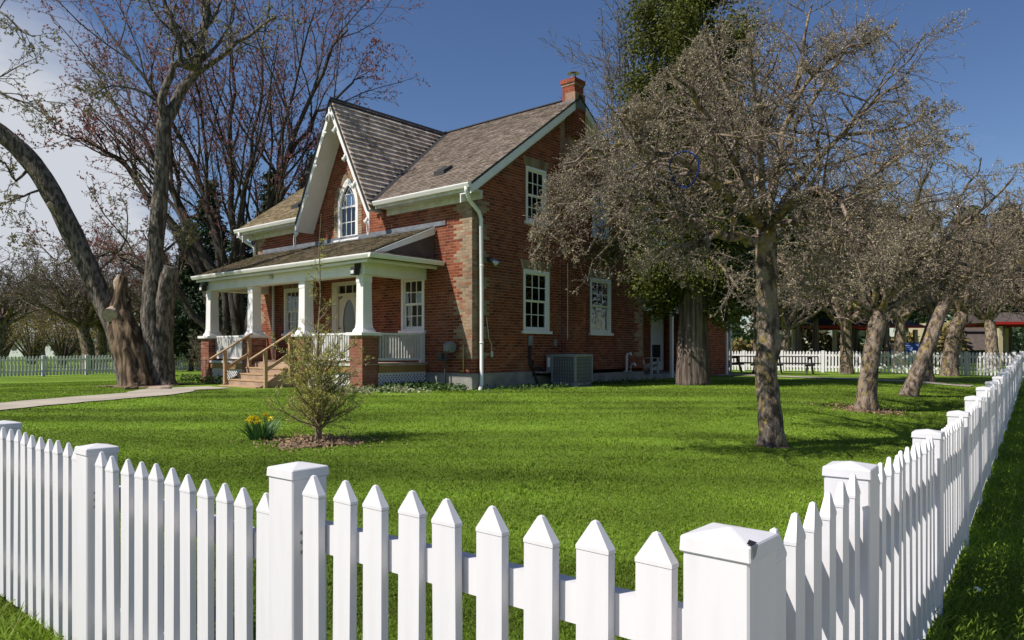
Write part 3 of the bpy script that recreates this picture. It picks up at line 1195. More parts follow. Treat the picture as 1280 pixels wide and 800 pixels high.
# plain rear and far walls close the house
wall = MB()
wall.add([(-W, D, 0), (0, D, 0), (0, D, 5.1), (-W, D, 5.1)], [(1, 0, 3, 2)])
wall.build('rear_wall', M['red_brick'], house)
wall = MB()
wall.add([(-W, 0, 0), (-W, D, 0), (-W, D, 5.1), (-W, RIDGE_Y, RIDGE_Z - .3), (-W, 0, 5.1)], [(4, 3, 2, 1, 0)])
wall.build('side_wall', M['red_brick'], house)
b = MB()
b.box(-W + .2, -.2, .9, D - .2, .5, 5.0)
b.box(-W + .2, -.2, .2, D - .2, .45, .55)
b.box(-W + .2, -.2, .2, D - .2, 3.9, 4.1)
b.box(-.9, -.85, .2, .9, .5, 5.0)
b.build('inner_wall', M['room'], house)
# foundation
b = MB()
b.box(-W - .02, .05, -.05, .4, -.4, .43)
b.box(-.35, .05, .4, 2.42, -.4, .43)
b.box(-.35, .02, 2.42, D + .02, -.4, .30)
b.build('foundation', M['stone'], house, bevel=.01)


# --- windows
def sash_window(x0, x1, z0, z1, wall_obj, cols, rows, curtain=0.0, casing=.09):
    w, h = x1 - x0, z1 - z0
    f = MB()
    f.box(0, casing, -.02, .10, 0, h)
    f.box(w - casing, w, -.02, .10, 0, h)
    f.box(casing, w - casing, -.022, .10, h - casing, h)
    f.box(casing, w - casing, -.015, .10, 0, .05)
    win = f.build('window', M['white'], wall_obj, (x0, 0, z0))
    s = MB()
    s.box(-.07, w + .07, -.075, .05, -.085, -.003)
    s.build('sill', M['white'], win)
    iw, ih = w - 2 * casing, h - casing - .05
    zmid = .05 + ih / 2
    panes = []
    for part, (b0, b1, dy) in enumerate(((.05, zmid, .05), (zmid, .05 + ih, .02))):
        sm = MB()
        st = .045
        sm.box(casing, casing + st, dy, dy + .035, b0, b1)
        sm.box(w - casing - st, w - casing, dy, dy + .035, b0, b1)
        sm.box(casing + st, w - casing - st, dy - .002, dy + .035, b0, b0 + (st + .012 if part == 0 else .03))
        sm.box(casing + st, w - casing - st, dy - .002, dy + .035, b1 - (.03 if part == 0 else st), b1)
        gx0, gx1 = casing + st, w - casing - st
        gz0, gz1 = b0 + (st + .012 if part == 0 else .03), b1 - (.03 if part == 0 else st)
        for c in range(1, cols):
            xx = gx0 + (gx1 - gx0) * c / cols
            sm.box(xx - .011, xx + .011, dy + .004, dy + .03, gz0, gz1)
        for r_ in range(1, rows):
            z_ = gz0 + (gz1 - gz0) * r_ / rows
            sm.box(gx0, gx1, dy + .006, dy + .028, z_ - .011, z_ + .011)
        sm.build('sash', M['white'], win)
        pw, ph = (gx1 - gx0) / cols, (gz1 - gz0) / rows
        pm = MB()
        pm.box(-pw / 2 + .008, pw / 2 - .008, -.002, .002, -ph / 2 + .008, ph / 2 - .008)
        pm = pm.mesh('pane', M['glass'])
        for c in range(cols):
            for r_ in range(rows):
                o = link('pane', pm, win, (gx0 + (c + .5) * pw, dy + .017, gz0 + (r_ + .5) * ph))
                o.rotation_euler = (rng.normal(0, .006), 0, rng.normal(0, .008))
    if curtain > 0:
        cm = MB()
        for a, b_ in ((casing, casing + iw * .36), (w - casing - iw * .36 * (curtain < 1), w - casing)) if curtain < 1 else ((casing, w - casing),):
            n = 14
            top_, bot = h - casing - .04, .08
            vs, fs = [], []
            for i in range(n + 1):
                t = i / n
                vs += [(a + (b_ - a) * t, .15 + .008 * math.sin(t * 19), bot), (a + (b_ - a) * t, .15 + .008 * math.sin(t * 19), top_)]
            for i in range(n):
                fs.append((2 * i, 2 * i + 2, 2 * i + 3, 2 * i + 1))
            cm.add(vs, fs)
        cm.build('curtain', M['curtain'], win)
    return win


sash_window(*FW[0], front, 3, 2, .5)
sash_window(*FW[1], front, 3, 2, .5)
sash_window(*GW[0], gable, 3, 2)
sash_window(*GW[1], gable, 3, 2, .5)
sash_window(*GU[0], gable, 3, 2, .5, .08)
sash_window(*GU[1], gable, 3, 2, 0, .08)


# gothic window
def arch_loop(w, s, base, top_r, n=10):
    pts = [(-w / 2, base), (w / 2, base)]
    a_end = math.acos(.5)
    for i in range(n + 1):
        a_ = a_end * i / n
        pts.append((-w / 2 + w * math.cos(a_), s + w * math.sin(a_)))
    for i in range(n - 1, -1, -1):
        a_ = a_end * i / n
        pts.append((w / 2 - w * math.cos(a_), s + w * math.sin(a_)))
    return pts


f = MB()
wo, wi = GOTH_W - .01, GOTH_W - .26
so = GOTH_S - GOTH_B
outer = arch_loop(wo, so, .0, 0)
inner = arch_loop(wi, so, .08, 0)
n = len(outer)
for y0_, y1_ in ((-.02, .10),):
    vs = [(x, y0_, z) for x, z in outer] + [(x, y0_, z) for x, z in inner] + [(x, y1_, z) for x, z in outer] + [(x, y1_, z) for x, z in inner]
    fs = []
    for i in range(n):
        j = (i + 1) % n
        fs += [(i, j, n + j, n + i), (n + i, n + j, 3 * n + j, 3 * n + i), (2 * n + i, i, 2 * n + i, 2 * n + j)[:0] or (2 * n + j, 2 * n + i, 3 * n + i, 3 * n + j), (j, i, 2 * n + i, 2 * n + j)]
    f.add(vs, fs)
goth = f.build('window', M['white'], front, (GX0, 0, GOTH_B))
s = MB()
s.box(-.62, .62, -.09, .04, -.09, -.003)
s.build('sill', M['white'], goth)
sm = MB()
zm = .98
sm.box(-wi / 2, wi / 2, .02, .06, zm - .025, zm + .025)
sm.box(-wi / 2, wi / 2, .025, .055, .08, .12)
for s_ in (-1, 1):
    sm.box(s_ * wi / 6 - .011, s_ * wi / 6 + .011, .028, .052, .12, zm - .025)
    sm.box(s_ * wi / 2 - .03 * (s_ > 0), s_ * wi / 2 + .03 * (s_ < 0), .022, .058, .08, so)
    sm.box(s_ * wi / 6 - .011, s_ * wi / 6 + .011, .028, .052, zm + .025, so + .30)
    pts = []
    for i in range(8):                                   # interlacing tracery
        a_ = math.acos(.5) * i / 7 * .92
        pts.append((s_ * (-wi / 2 - wi / 6 + .03 + wi * math.cos(a_) * .99), .04, so - .02 + wi * .95 * math.sin(a_)))
    pts = [p for p in pts if abs(p[0]) < wi / 2]
    sm.tube(pts, .011, 5)
for z_ in (.52, 1.42 - .05):
    sm.box(-wi / 2, wi / 2, .030, .050, z_ - .011, z_ + .011)
sm.build('sash', M['white'], goth)
xs_ = [-wi / 2, -wi / 6, wi / 6, wi / 2]
zs_ = [.10, .52, .98, 1.37]
for i in range(3):
    for j in range(3):
        pm = MB()
        pm.box(xs_[i] + .006, xs_[i + 1] - .006, .038, .042, zs_[j] + .006, zs_[j + 1] - .006)
        pm.build('pane', M['glass'], goth)
top_ = [p for p in arch_loop(wi - .01, so, 1.38, 0)]
pm = MB()
pm.prism([(x, .038, z) for x, z in top_], (0, .004, 0))
pm.build('pane', M['glass'], goth)
cm = MB()
vs, fs = [], []
for i in range(31):
    t = i / 30
    x = -wi / 2 + wi * t
    zt_ = arch_half(so + .0, wi, so)
    hz = so + math.sqrt(max(0, wi ** 2 - (abs(x) + wi / 2) ** 2))
    vs += [(x, .13 + .010 * math.sin(t * 34), .1), (x, .13 + .010 * math.sin(t * 34), hz)]
for i in range(30):
    fs.append((2 * i, 2 * i + 2, 2 * i + 3, 2 * i + 1))
cm.add(vs, fs)
cm.build('curtain', M['curtain'], goth)

# --- front door with its surround
dw = MB()
dx0, dx1, dz0, dz1 = DOOR
dw.box(0, .30, -.02, .12, 0, 2.42)
dw.box(1.30, 1.60, -.02, .12, 0, 2.42)
dw.box(.30, 1.30, -.018, .12, 2.30, 2.42)
dw.box(.30, 1.30, -.01, .12, 1.98, 2.06)
dw.box(.04, .26, -.035, -.018, .1, 2.30)
dw.box(1.34, 1.56, -.035, -.018, .1, 2.30)
surround = dw.build('door_surround', M['door'], front, (dx0, 0, dz0))
pm = MB()
pm.box(.30, 1.30, .06, .065, 2.06, 2.30)
pm.build('pane', M['glass'], surround)
pm = MB()
for x_ in (.63, .97):
    pm.box(x_ - .015, x_ + .015, .03, .058, 2.06, 2.30)
pm.build('muntin', M['door'], surround)
d_ = MB()
# leaf with an oval opening
n = 24
cx, cz, rx_, rz_ = .8, 1.16, .30, .70
ov = [(cx + rx_ * math.cos(2 * math.pi * i / n), cz + rz_ * math.sin(2 * math.pi * i / n)) for i in range(n)]
rect = []
for i in range(n):
    c_, s_ = math.cos(2 * math.pi * i / n), math.sin(2 * math.pi * i / n)
    k_ = 1 / max(abs(c_) / .5, abs(s_) / .99)
    rect.append((cx + c_ * k_, .99 + s_ * k_))
vs = [(x, .03, z) for x, z in ov] + [(x, .03, z) for x, z in rect] + [(x, .06, z) for x, z in ov]
fs = []
for i in range(n):
    j = (i + 1) % n
    fs += [(i, j, n + j, n + i)[::-1], (i, 2 * n + i, 2 * n + j, j)[::-1]]
d_.add(vs, fs)
d_.box(.31, .62, .015, .03, .12, .42)
d_.box(.98, 1.29, .015, .03, .12, .42)
door = d_.build('door', M['door'], front, (dx0, 0, dz0))
pm = MB()
pm.add([(x, .055, z) for x, z in ov], [tuple(range(n))])
pm.build('oval_pane', M['oval'], door)
pm = MB()
pm.tube([(.37, .03, 1.0), (.37, -.04, 1.0), (.44, -.045, 1.0)], .016, 8)
pm.build('handle', M['dark'], door, smooth=True)


# --- roofs
def shingles(mb, O, es, et, poly, exposure, width, seed=0, th=.022, mi=0, jf=.03, lv=.6):
    """courses of separate shingles over the convex polygon poly of (s, t) on the plane O + s es + t et"""
    O, es, et = Vector(O), Vector(es).normalized(), Vector(et).normalized()
    nr = es.cross(et).normalized()
    if nr.z < 0:
        nr = -nr
    rnd = random.Random(seed)

    def rng_at(t):
        xs = []
        for i in range(len(poly)):
            (s0, t0), (s1, t1) = poly[i], poly[(i + 1) % len(poly)]
            if (t0 - t) * (t1 - t) <= 0 and t0 != t1:
                xs.append(s0 + (s1 - s0) * (t - t0) / (t1 - t0))
        return (min(xs), max(xs)) if len(xs) >= 2 else None
    tmin, tmax = min(p[1] for p in poly), max(p[1] for p in poly)
    t = tmin
    while t < tmax - .02:
        ra = rng_at(t + .004)
        rb = rng_at(min(t + exposure, tmax - .002))
        if ra and rb:
            s = ra[0]
            while s < ra[1] - .02:
                w = width * (.6 + .8 * rnd.random())
                e = min(s + w, ra[1])
                jit = (rnd.random() - .5) * jf
                lift = th * (1 - lv / 2 + lv * rnd.random())
                sa0, sa1 = s + .003, e - .003
                sb0, sb1 = max(sa0, rb[0]), min(sa1, rb[1])
                if sb1 < sb0:
                    sb0 = sb1 = min(max((sa0 + sa1) / 2, rb[0]), rb[1])
                tb = max(t + jit * (t > tmin + .01), tmin)
                tt = min(t + exposure * 1.12, tmax)
                p = lambda a, b_, h: tuple(O + es * a + et * b_ + nr * h)
                mb.add([p(sa0, tb, 0), p(sa1, tb, 0), p(sa1, tb, lift), p(sa0, tb, lift), p(sb1, tt, .004), p(sb0, tt, .004), p(sb1, tt, 0), p(sb0, tt, 0)],
                       [(0, 1, 2, 3), (3, 2, 4, 5), (1, 6, 4, 2), (0, 3, 5, 7)], mi)
                s = e
        t += exposure


XR, XL = .40, -10.95
hyp = math.hypot(1, SL)
deck = MB()


def slab(mb, a, b, c, d, th):
    n_ = (Vector(b) - Vector(a)).cross(Vector(d) - Vector(a)).normalized()
    if n_.z > 0:
        n_ = -n_
    mb.prism([a, b, c, d], n_ * th)


fe, re_ = EAVE_Y, 2 * RIDGE_Y - EAVE_Y
xg = (GZ0 - (EAVE_Z + SL * .0)) / GSL
yb_ = EAVE_Y + (GZ0 - EAVE_Z) / SL


def mp(x, y):
    return (x, y, EAVE_Z + SL * (y - EAVE_Y))


dn_ = Vector((0, SL, -1)).normalized() * .05
for poly in ([mp(XL, fe), mp(GX0 - xg, fe), mp(GX0, yb_), mp(GX0, RIDGE_Y), mp(XL, RIDGE_Y)],
             [mp(GX0 + xg, fe), mp(XR, fe), mp(XR, RIDGE_Y), mp(GX0, RIDGE_Y), mp(GX0, yb_)]):
    deck.prism(poly, dn_)
slab(deck, (XL, RIDGE_Y, RIDGE_Z), (XR, RIDGE_Y, RIDGE_Z), (XR, re_, EAVE_Z), (XL, re_, EAVE_Z), .05)
roof = deck.build('roof', M['dark'], house)
sh = MB()
run = hyp * (RIDGE_Y - EAVE_Y)
tb_ = hyp * (yb_ - EAVE_Y)
gs_ = GX0 - XL
shingles(sh, (XL, fe - .03, EAVE_Z - .02), (1, 0, 0), (0, 1, SL), [(gs_ + xg, 0), (XR - XL, 0), (XR - XL, run + .02), (gs_, run + .02), (gs_, tb_)], .125, .15, 1)
shingles(sh, (XL, fe - .03, EAVE_Z - .02), (1, 0, 0), (0, 1, SL), [(0, 0), (gs_ - xg, 0), (gs_, tb_), (gs_, run + .02), (0, run + .02)], .125, .15, 4, mi=1)
shingles(sh, (XL, re_, EAVE_Z), (1, 0, 0), (0, -1, SL), [(0, 0), (XR - XL, 0), (XR - XL, run), (0, run)], .25, .4, 2)
tag(sh.build('shingle', [M['shingle'], M['gold_shingle']], roof), kind='stuff')
b = MB()
b.prism([(XL, RIDGE_Y - .13, RIDGE_Z - .03), (XL, RIDGE_Y, RIDGE_Z + .055), (XL, RIDGE_Y + .13, RIDGE_Z - .03)], (XR - XL, 0, 0))
b.build('ridge_cap', M['dark'], roof)
b = MB()
for (x_, t_) in ((-1.7, 1.05), (-8.6, .95)):
    y_ = EAVE_Y + t_
    z_ = EAVE_Z + SL * t_
    b = MB()
    b.prism([(x_ - .2, y_ - .16, z_ - .09), (x_ + .2, y_ - .16, z_ - .09), (x_ + .2, y_ - .16, z_ + .03), (x_ - .2, y_ - .16, z_ + .03)], (0, .34, .20))
    b.build('roof_vent', M['dark'], roof)

# front gable roof
gd = MB()
GY = -.62
ghalf = 1.84
gz_lo = GZ0 - GSL * ghalf
ghyp = math.hypot(1, GSL)
y_back = EAVE_Y + (GZ0 - EAVE_Z) / SL
gs = MB()
for s_ in (-1, 1):
    # the plane runs from the ridge to the eave; the valley cuts it along the main slope
    xv = (GZ0 - (EAVE_Z + SL * (GY - EAVE_Y))) / GSL
    a, b_, c_ = Vector((GX0, GY, GZ0)), Vector((GX0 + s_ * ghalf, GY, gz_lo)), Vector((GX0, y_back, GZ0))
    nrm = (b_ - a).cross(c_ - a).normalized()
    if nrm.z > 0:
        nrm = -nrm
    vly = Vector((GX0 + s_ * xv, GY + .02, GZ0 - GSL * xv))
    ea = Vector((0, -.06, 0))
    gd.prism([a + ea, b_ + ea, vly, c_], nrm * .06)
    Lr = ghyp * ghalf
    tv = ghyp * (ghalf - xv)
    poly = [(0, 0), (0.02, 0), (y_back - GY, Lr), (0, Lr)]
    shingles(gs, (GX0 + s_ * ghalf, GY - .03, gz_lo), (0, 1, 0), (-s_, 0, GSL), poly, .178, .13, 9 + s_, th=.055, jf=.004, lv=.12)
groof = gd.build('gable_roof', M['dark'], house)
tag(gs.build('shingle', M['grey_shingle'], groof), kind='stuff')
b = MB()
b.prism([(GX0 - .10, GY - .04, GZ0 - .10), (GX0, GY - .04, GZ0 + .085), (GX0 + .10, GY - .04, GZ0 - .10)], (0, y_back - GY + .05, 0))
b.build('ridge_cap', M['dark'], groof)
for s_ in (-1, 1):
    b = MB()
    xv = (GZ0 - EAVE_Z) / GSL
    b.beam((GX0 + s_ * xv, EAVE_Y - .03, EAVE_Z + .06), (GX0, y_back, GZ0 + .06),   .26, .04, up=(s_ * .5, -.5, .8))
    b.build('valley_flashing', M['dark'], groof)
# bargeboards, wide soffits and pendants of the gable
b = MB()
orn = MB()
for s_ in (-1, 1):
    top_ = Vector((GX0, GY, GZ0 - .09))
    bot = Vector((GX0 + s_ * (ghalf + .0), GY, gz_lo - .09))
    dn = Vector((0, 0, -.27))
    b.prism([top_, bot, bot + dn, top_ + dn * 1.25] if s_ < 0 else [top_ + dn * 1.25, bot + dn, bot, top_], (0, -.035, 0))
    # soffit between the bargeboard and the wall
    off = Vector((-s_ * .06, 0, -.115))
    bo2 = top_.lerp(bot, 1.0 if s_ < 0 else .93)
    b.prism([top_ + off, bo2 + off, bo2 + off + Vector((0, .60, 0)), top_ + off + Vector((0, .60, 0))], (0, 0, -.03))
    for k, t in enumerate((.16, .42, .66, .97)):
        p = top_.lerp(bot, t) + Vector((-s_ * .02, -.06, -.30))
        r0 = .045
        orn.tube([p + Vector((0, 0, .09)), p + Vector((s_ * .01, 0, .02)), p + Vector((-s_ * .05, 0, -.05)), p + Vector((-s_ * .02, 0, -.12))], [.028, .05, .045, .012], 6)
        orn.tube([p + Vector((-s_ * .02, 0, .02)), p + Vector((-s_ * .11, 0, -.01)), p + Vector((-s_ * .13, 0, -.06))], [.03, .035, .012], 6)
    q_ = bot + Vector((-s_ * .02, -.055, -.22))
    ring = [q_ + Vector((.05 * math.sin(a_), 0, -.20 - .20 * math.cos(a_))) for a_ in [2 * math.pi * i / 10 for i in range(11)]]
    orn.tube(ring, .018, 5)
b.build('bargeboard', M['white'], groof)
for z_, x_ in ((0, 0),):
    p = Vector((GX0, GY - .06, GZ0 - .45))
    orn.tube([p + Vector((0, 0, .2)), p, p + Vector((0, 0, -.22))], [.025, .035, .012], 6)
    for s_ in (-1, 1):
        orn.tube([p + Vector((0, 0, .05)), p + Vector((s_ * .10, 0, -.02)), p + Vector((s_ * .16, 0, -.12)), p + Vector((s_ * .12, 0, -.19))], [.03, .03, .04, .012], 6)
tag(orn.build('ornament', M['white'], groof, smooth=True), kind='stuff')


# eaves: fascia, soffit, gutters, rakes
def gutter(mb, x0, x1, y, z, depth=.12, h=.12):
    mb.prism([(x0, y, z), (x0, y - depth, z), (x0, y - depth, z - .03), (x0, y - depth * .92, z - .05), (x0, y - depth * .62, z - h), (x0, y, z - h)], (x1 - x0, 0, 0))


gx_r, gx_l = GX0 + ghalf + .02, GX0 - ghalf - .02
for a_, c_ in ((gx_r, XR + .01), (XL - .01, gx_l)):
    b = MB()
    gutter(b, a_, c_, EAVE_Y - .005, EAVE_Z - .005)
    b.build('gutter', M['white'], roof, bevel=.004)
for a_, c_ in ((gx_r, XR - .02), (XL + .02, gx_l)):
    b = MB()
    b.box(a_, c_, EAVE_Y, EAVE_Y + .03, EAVE_Z - .20, EAVE_Z - .03)
    b.build('fascia', M['cream'], roof)
    b = MB()
    b.box(a_, c_, EAVE_Y + .031, .0, EAVE_Z - .165, EAVE_Z - .135)
    b.build('soffit', M['cream'], roof)
    b = MB()
    b.box(a_, c_, -.045, -.012, EAVE_Z - .34, EAVE_Z - .166)
    b.build('frieze', M['cream'], roof)
b = MB()
for x_, s_ in ((XR, 1), (XL, -1)):
    for side_ in (-1, 1):
        b = MB()
        yy = RIDGE_Y + side_ * (RIDGE_Y - EAVE_Y)
        y_in = RIDGE_Y + side_ * (.28 if s_ > 0 else 0)
        z_in = RIDGE_Z - SL * abs(y_in - RIDGE_Y)
        A, B_ = Vector((x_, y_in, z_in - .04)), Vector((x_, yy, EAVE_Z - .04))
        dn = Vector((0, 0, -.23))
        b.prism([A, B_, B_ + dn, A + dn], (-s_ * .03, 0, 0))
        b.prism([A + Vector((-s_ * .03, 0, -.19)), B_ + Vector((-s_ * .03, 0, -.19)), B_ + Vector((-s_ * .40, 0, -.19)), A + Vector((-s_ * .40, 0, -.19))], (0, 0, -.025))
        b.prism([A + Vector((-s_ * .36, 0, -.22)), B_ + Vector((-s_ * .36, 0, -.22)), B_ + Vector((-s_ * .36, 0, -.42)), A + Vector((-s_ * .36, 0, -.42))], (-s_ * .03, 0, 0))
        b.build('rake_board', M['white'], roof)

# chimney and its breast on the gable
cb = MB()
chm = MB()
chm.box(-.11, .33, 4.04, 4.50, 7.9, 8.92)
chm.box(-.13, .35, 4.02, 4.52, 8.92, 8.99)
chm.box(-.155, .375, 3.995, 4.545, 8.99, 9.12)
chm.box(.0, .20, 3.80, 4.80, .25, 6.9)
chm.prism([(0, 3.80, 6.9), (0, 4.80, 6.9), (0, 4.54, 7.4), (0, 4.02, 7.4)], (.2, 0, 0))
chm.box(.0, .37, 4.02, 4.54, 7.4, 8.7)
chimney = chm.build('chimney', M['mortar'], house)


def box_bricks(parent, x0, x1, y0, y1, z0, z1, m, seed, single=None, base=(0, 0, 0), sides=(0, 1, 2, 3)):
    """four faces of brickwork round a pier; single: build every brick as an object of its own"""
    faces = [((x0, y0), (1, 0), x1 - x0), ((x1, y0), (0, 1), y1 - y0), ((x1, y1), (-1, 0), x1 - x0), ((x0, y1), (0, -1), y1 - y0)]
    rnd = random.Random(seed)
    allb = MB()
    cache = {}
    for fi, ((ox, oy), (ux, uy), wd) in enumerate(faces):
        if fi not in sides:
            continue
        nx_, ny_ = uy, -ux
        z = z0
        k = 0
        while z + .04 < z1:
            u = -(BL + BJ) / 2 if (k + fi) % 2 else 0
            while u < wd - .02:
                a_, b_ = max(u, 0), min(u + BL, wd)
                if b_ - a_ > .03:
                    dth = .0025 + rnd.random() * .003
                    zt = min(z + BH, z1)
                    vs = []
                    for dd in (0, dth):
                        for q_, zq in ((a_, z), (b_, z), (b_, zt), (a_, zt)):
                            vs.append((ox + ux * q_ + nx_ * dd, oy + uy * q_ + ny_ * dd, zq))
                    fs = [(4, 5, 6, 7), (0, 1, 5, 4), (1, 2, 6, 5), (2, 3, 7, 6), (3, 0, 4, 7)]
                    if single:
                        bm_ = MB()
                        bm_.add(vs, fs)
                        bm_.build('brick', m, parent)
                    else:
                        allb.add(vs, fs)
                u += BL + BJ
            z += BH + BJ
            k += 1
    if not single:
        tag(allb.build('brick', m, parent), kind='stuff')


bb = chimney
box_bricks(bb, -.11, .33, 4.04, 4.50, 8.45, 8.92, M['chimney_brick'], 1)
box_bricks(bb, -.155, .375, 3.995, 4.545, 8.995, 9.12, M['chimney_brick'], 2)
box_bricks(bb, 0, .37, 4.02, 4.54, 7.35, 8.45, M['red_brick'], 3, sides=(0, 1, 2))
box_bricks(bb, 0, .20, 3.80, 4.80, .43, 6.85, M['red_brick'], 4, sides=(0, 1, 2))
b = MB()
b.tube([(.12, 4.28, 9.11), (.12, 4.28, 9.32)], .085, 12)
b.tube([(.12, 4.28, 9.35), (.12, 4.28, 9.41)], [.19, .05], 12)
b.tube([(.12, 4.28, 9.26), (.12, 4.28, 9.36)], .03, 6)
b.build('flue', M['galv'], chimney, smooth=False)
b = MB()
b.box(-.155, .385, 3.985, 4.575, 8.22, 8.45)
b.build('flashing', M['lead'], chimney)

# downpipes
b = MB()
b.tube([(.28, -.50, EAVE_Z - .1), (.28, -.50, EAVE_Z - .2), (.22, -.30, EAVE_Z - .42), (.13, .12, EAVE_Z - .62), (.115, .22, EAVE_Z - .8), (.115, .24, 2.5), (.115, .24, .16), (.14, .18, .06), (.26, .02, 0.01)], .052, 10)
for z_ in (1.2, 3.2):
    b.tube([(.115, .24, z_), (.115, .24, z_ + .04)], .06, 10)
b.build('downpipe', M['white'], house, smooth=True)
b = MB()
b.tube([(XL + .25, -.5, EAVE_Z - .1), (XL + .25, -.49, EAVE_Z - .25), (XL + .32, -.3, EAVE_Z - .42), (-W + .06, -.09, EAVE_Z - .62), (-W + .06, -.08, 4.3)], .05, 8)
b.build('downpipe', M['white'], house, smooth=True)
b = MB()
b.tube([(-9.2, -.09, .7), (-9.2, -.09, 3.3)], .045, 8)
b.build('downpipe', M['white'], house, smooth=True)

# ------------------------------------------------------------------ porch of the house
FLOOR = .69
PY0, PY1 = -2.22, -1.70                     # front and back of the piers
PX = [-1.92, -4.48, -7.18, -9.74]
n = 26
for i in range(n):                           # floor boards
    b = MB()
    xa = -10.02 + i * (8.42 / n)
    b.box(xa, xa + 8.42 / n - .012, -2.14, -.02, FLOOR - .04, FLOOR)
    b.build('floor_board', M['wood_grey'], house)
def piece(name, m, *bx, parent=None, bevel=0):
    k = MB()
    k.box(*bx)
    return k.build(name, m, parent or house, bevel=bevel)


for xa, xb in ((PX[3] + .262, PX[2] - .262), (PX[1] + .262, PX[0] - .262)):
    piece('fascia', M['ochre'], xa, xb, -2.16, -2.12, FLOOR - .24, FLOOR - .045)
    piece('trim_board', M['grey_board'], xa, xb, -2.19, -2.163, FLOOR - .06, FLOOR + .01)
piece('fascia', M['ochre'], -1.70, -1.66, -1.69, -.06, FLOOR - .24, FLOOR - .045)
piece('trim_board', M['grey_board'], -1.657, -1.62, -1.69, -.06, FLOOR - .055, FLOOR + .012)
for i, x in enumerate(PX):
    b = MB()
    b.box(x - .25, x + .25, PY0 + .01, PY1 - .01, -.25, 1.40)
    pier = b.build('pier', M['mortar'], house)
    box_bricks(pier, x - .25, x + .25, PY0 + .01, PY1 - .01, -.10, 1.39, M['pier_brick'], 20 + i, single=i < 2, sides=(0, 1) if i < 2 else (0, 1, 3))
    b = MB()
    b.box(x - .33, x + .33, PY0 - .07, PY1 + .07, 1.40, 1.48)
    b.box(x - .21, x + .21, -2.17, -1.75, 1.48, 1.53)
    b.frustum(x, -1.96, .205, .205, 1.53, .165, .165, 1.60)
    b.frustum(x, -1.96, .165, .165, 1.60, .150, .150, 1.72)
    b.frustum(x, -1.96, .150, .150, 1.72, .136, .136, 2.74)
    b.box(x - .146, x + .146, -2.106, -1.814, 2.74, 2.935)
    b.build('column', M['white'], house, bevel=.006)
piece('porch_beam', M['white'], -9.96, -1.68, -2.14, -1.78, 2.935, 3.26, bevel=.008)
piece('porch_beam', M['white'], -2.04, -1.70, -1.78, -.012, 2.938, 3.262, bevel=.008)
piece('porch_beam', M['white'], -9.92, -9.58, -1.78, -.012, 2.938, 3.262, bevel=.008)
b = MB()
b.box(-10.0, -1.25, -2.36, -.014, 3.264, 3.29)
b.build('porch_ceiling', M['cream'], house)
# roof of the porch
PZ0, PY_E, PZ1 = 3.40, -2.40, 4.36
psl = (PZ1 - PZ0) / -PY_E
b = MB()
x0p, x1p = -10.02, -1.42
slab(b, (x0p, PY_E, PZ0), (x1p, PY_E, PZ0), (x1p, -.015, PZ1), (x0p, -.015, PZ1), .06)
b.prism([(-1.10, -2.40, 3.385), (-1.10, -.02, 3.385), (x1p + .03, -.02, 3.50), (x1p + .03, -2.30, 3.46)], (0, 0, -.03))
proof = b.build('porch_roof', M['dark'], house)
b = MB()
b.prism([(x1p, -2.2, 3.30), (x1p, -.02, 3.30), (x1p, -.02, PZ1 - .05), (x1p, PY_E + .3, PZ0 + .06)], (.03, 0, 0))
b.build('gable_shade', M['brown_roof'], proof)  # dark sheet in place of the shadowed open end under the rake
sh = MB()
plen = math.hypot(psl, 1) * -PY_E
shingles(sh, (x0p - .02, PY_E - .03, PZ0 - .01), (1, 0, 0), (0, 1, psl), [(0, 0), (x1p - x0p + .06, 0), (x1p - x0p + .04, plen), (0, plen)], .14, .16, 31, th=.024)
shingles(sh, (-1.08, -2.42, 3.385), (0, 1, 0), (-1, 0, .36), [(0, 0), (2.40, 0), (2.40, .36), (.10, .36)], .14, .16, 32)
tag(sh.build('shingle', M['moss_shingle'], proof), kind='stuff')
b = MB()
gutter(b, -10.08, -1.06, PY_E - .005, PZ0 - .01, .11, .11)
b.build('porch_gutter', M['white'], proof, bevel=.004)
b = MB()
b.prism([(-1.07, PY_E - .115, PZ0 - .01), (-.96, PY_E - .115, PZ0 - .01), (-.965, PY_E - .115, PZ0 - .05), (-1.0, PY_E - .115, PZ0 - .12), (-1.07, PY_E - .115, PZ0 - .12)][::-1], (0, -PY_E + .09, 0))
b.build('porch_gutter', M['white'], proof, bevel=.004)
b = MB()
A, B_ = Vector((x1p + .055, -.05, PZ1 - .02)), Vector((x1p + .055, PY_E + .22, PZ0 + .05))
b.prism([A, B_, B_ + Vector((0, 0, -.11)), A + Vector((0, 0, -.20))], (.03, 0, 0))
b.build('rake_board', M['white'], proof)
piece('fascia', M['white'], -10.0, -1.28, -2.37, -2.33, 3.20, 3.26, parent=proof)
piece('fascia', M['white'], -1.32, -1.28, -2.33, -.02, 3.20, 3.26, parent=proof)
b = MB()
b.prism([(x0p + .05, -.012, PZ1 - .01), (x1p, -.012, PZ1 - .01), (x1p, -.30, PZ1 - .01 - .29 * psl + .035), (x0p + .05, -.30, PZ1 - .01 - .29 * psl + .035)], (0, 0, .012))
b.build('flashing', M['lead'], proof)
b = MB()
b.box(x0p + .05, -.95, -.035, -.013, PZ1, PZ1 + .12)
b.build('flashing', M['lead'], proof)


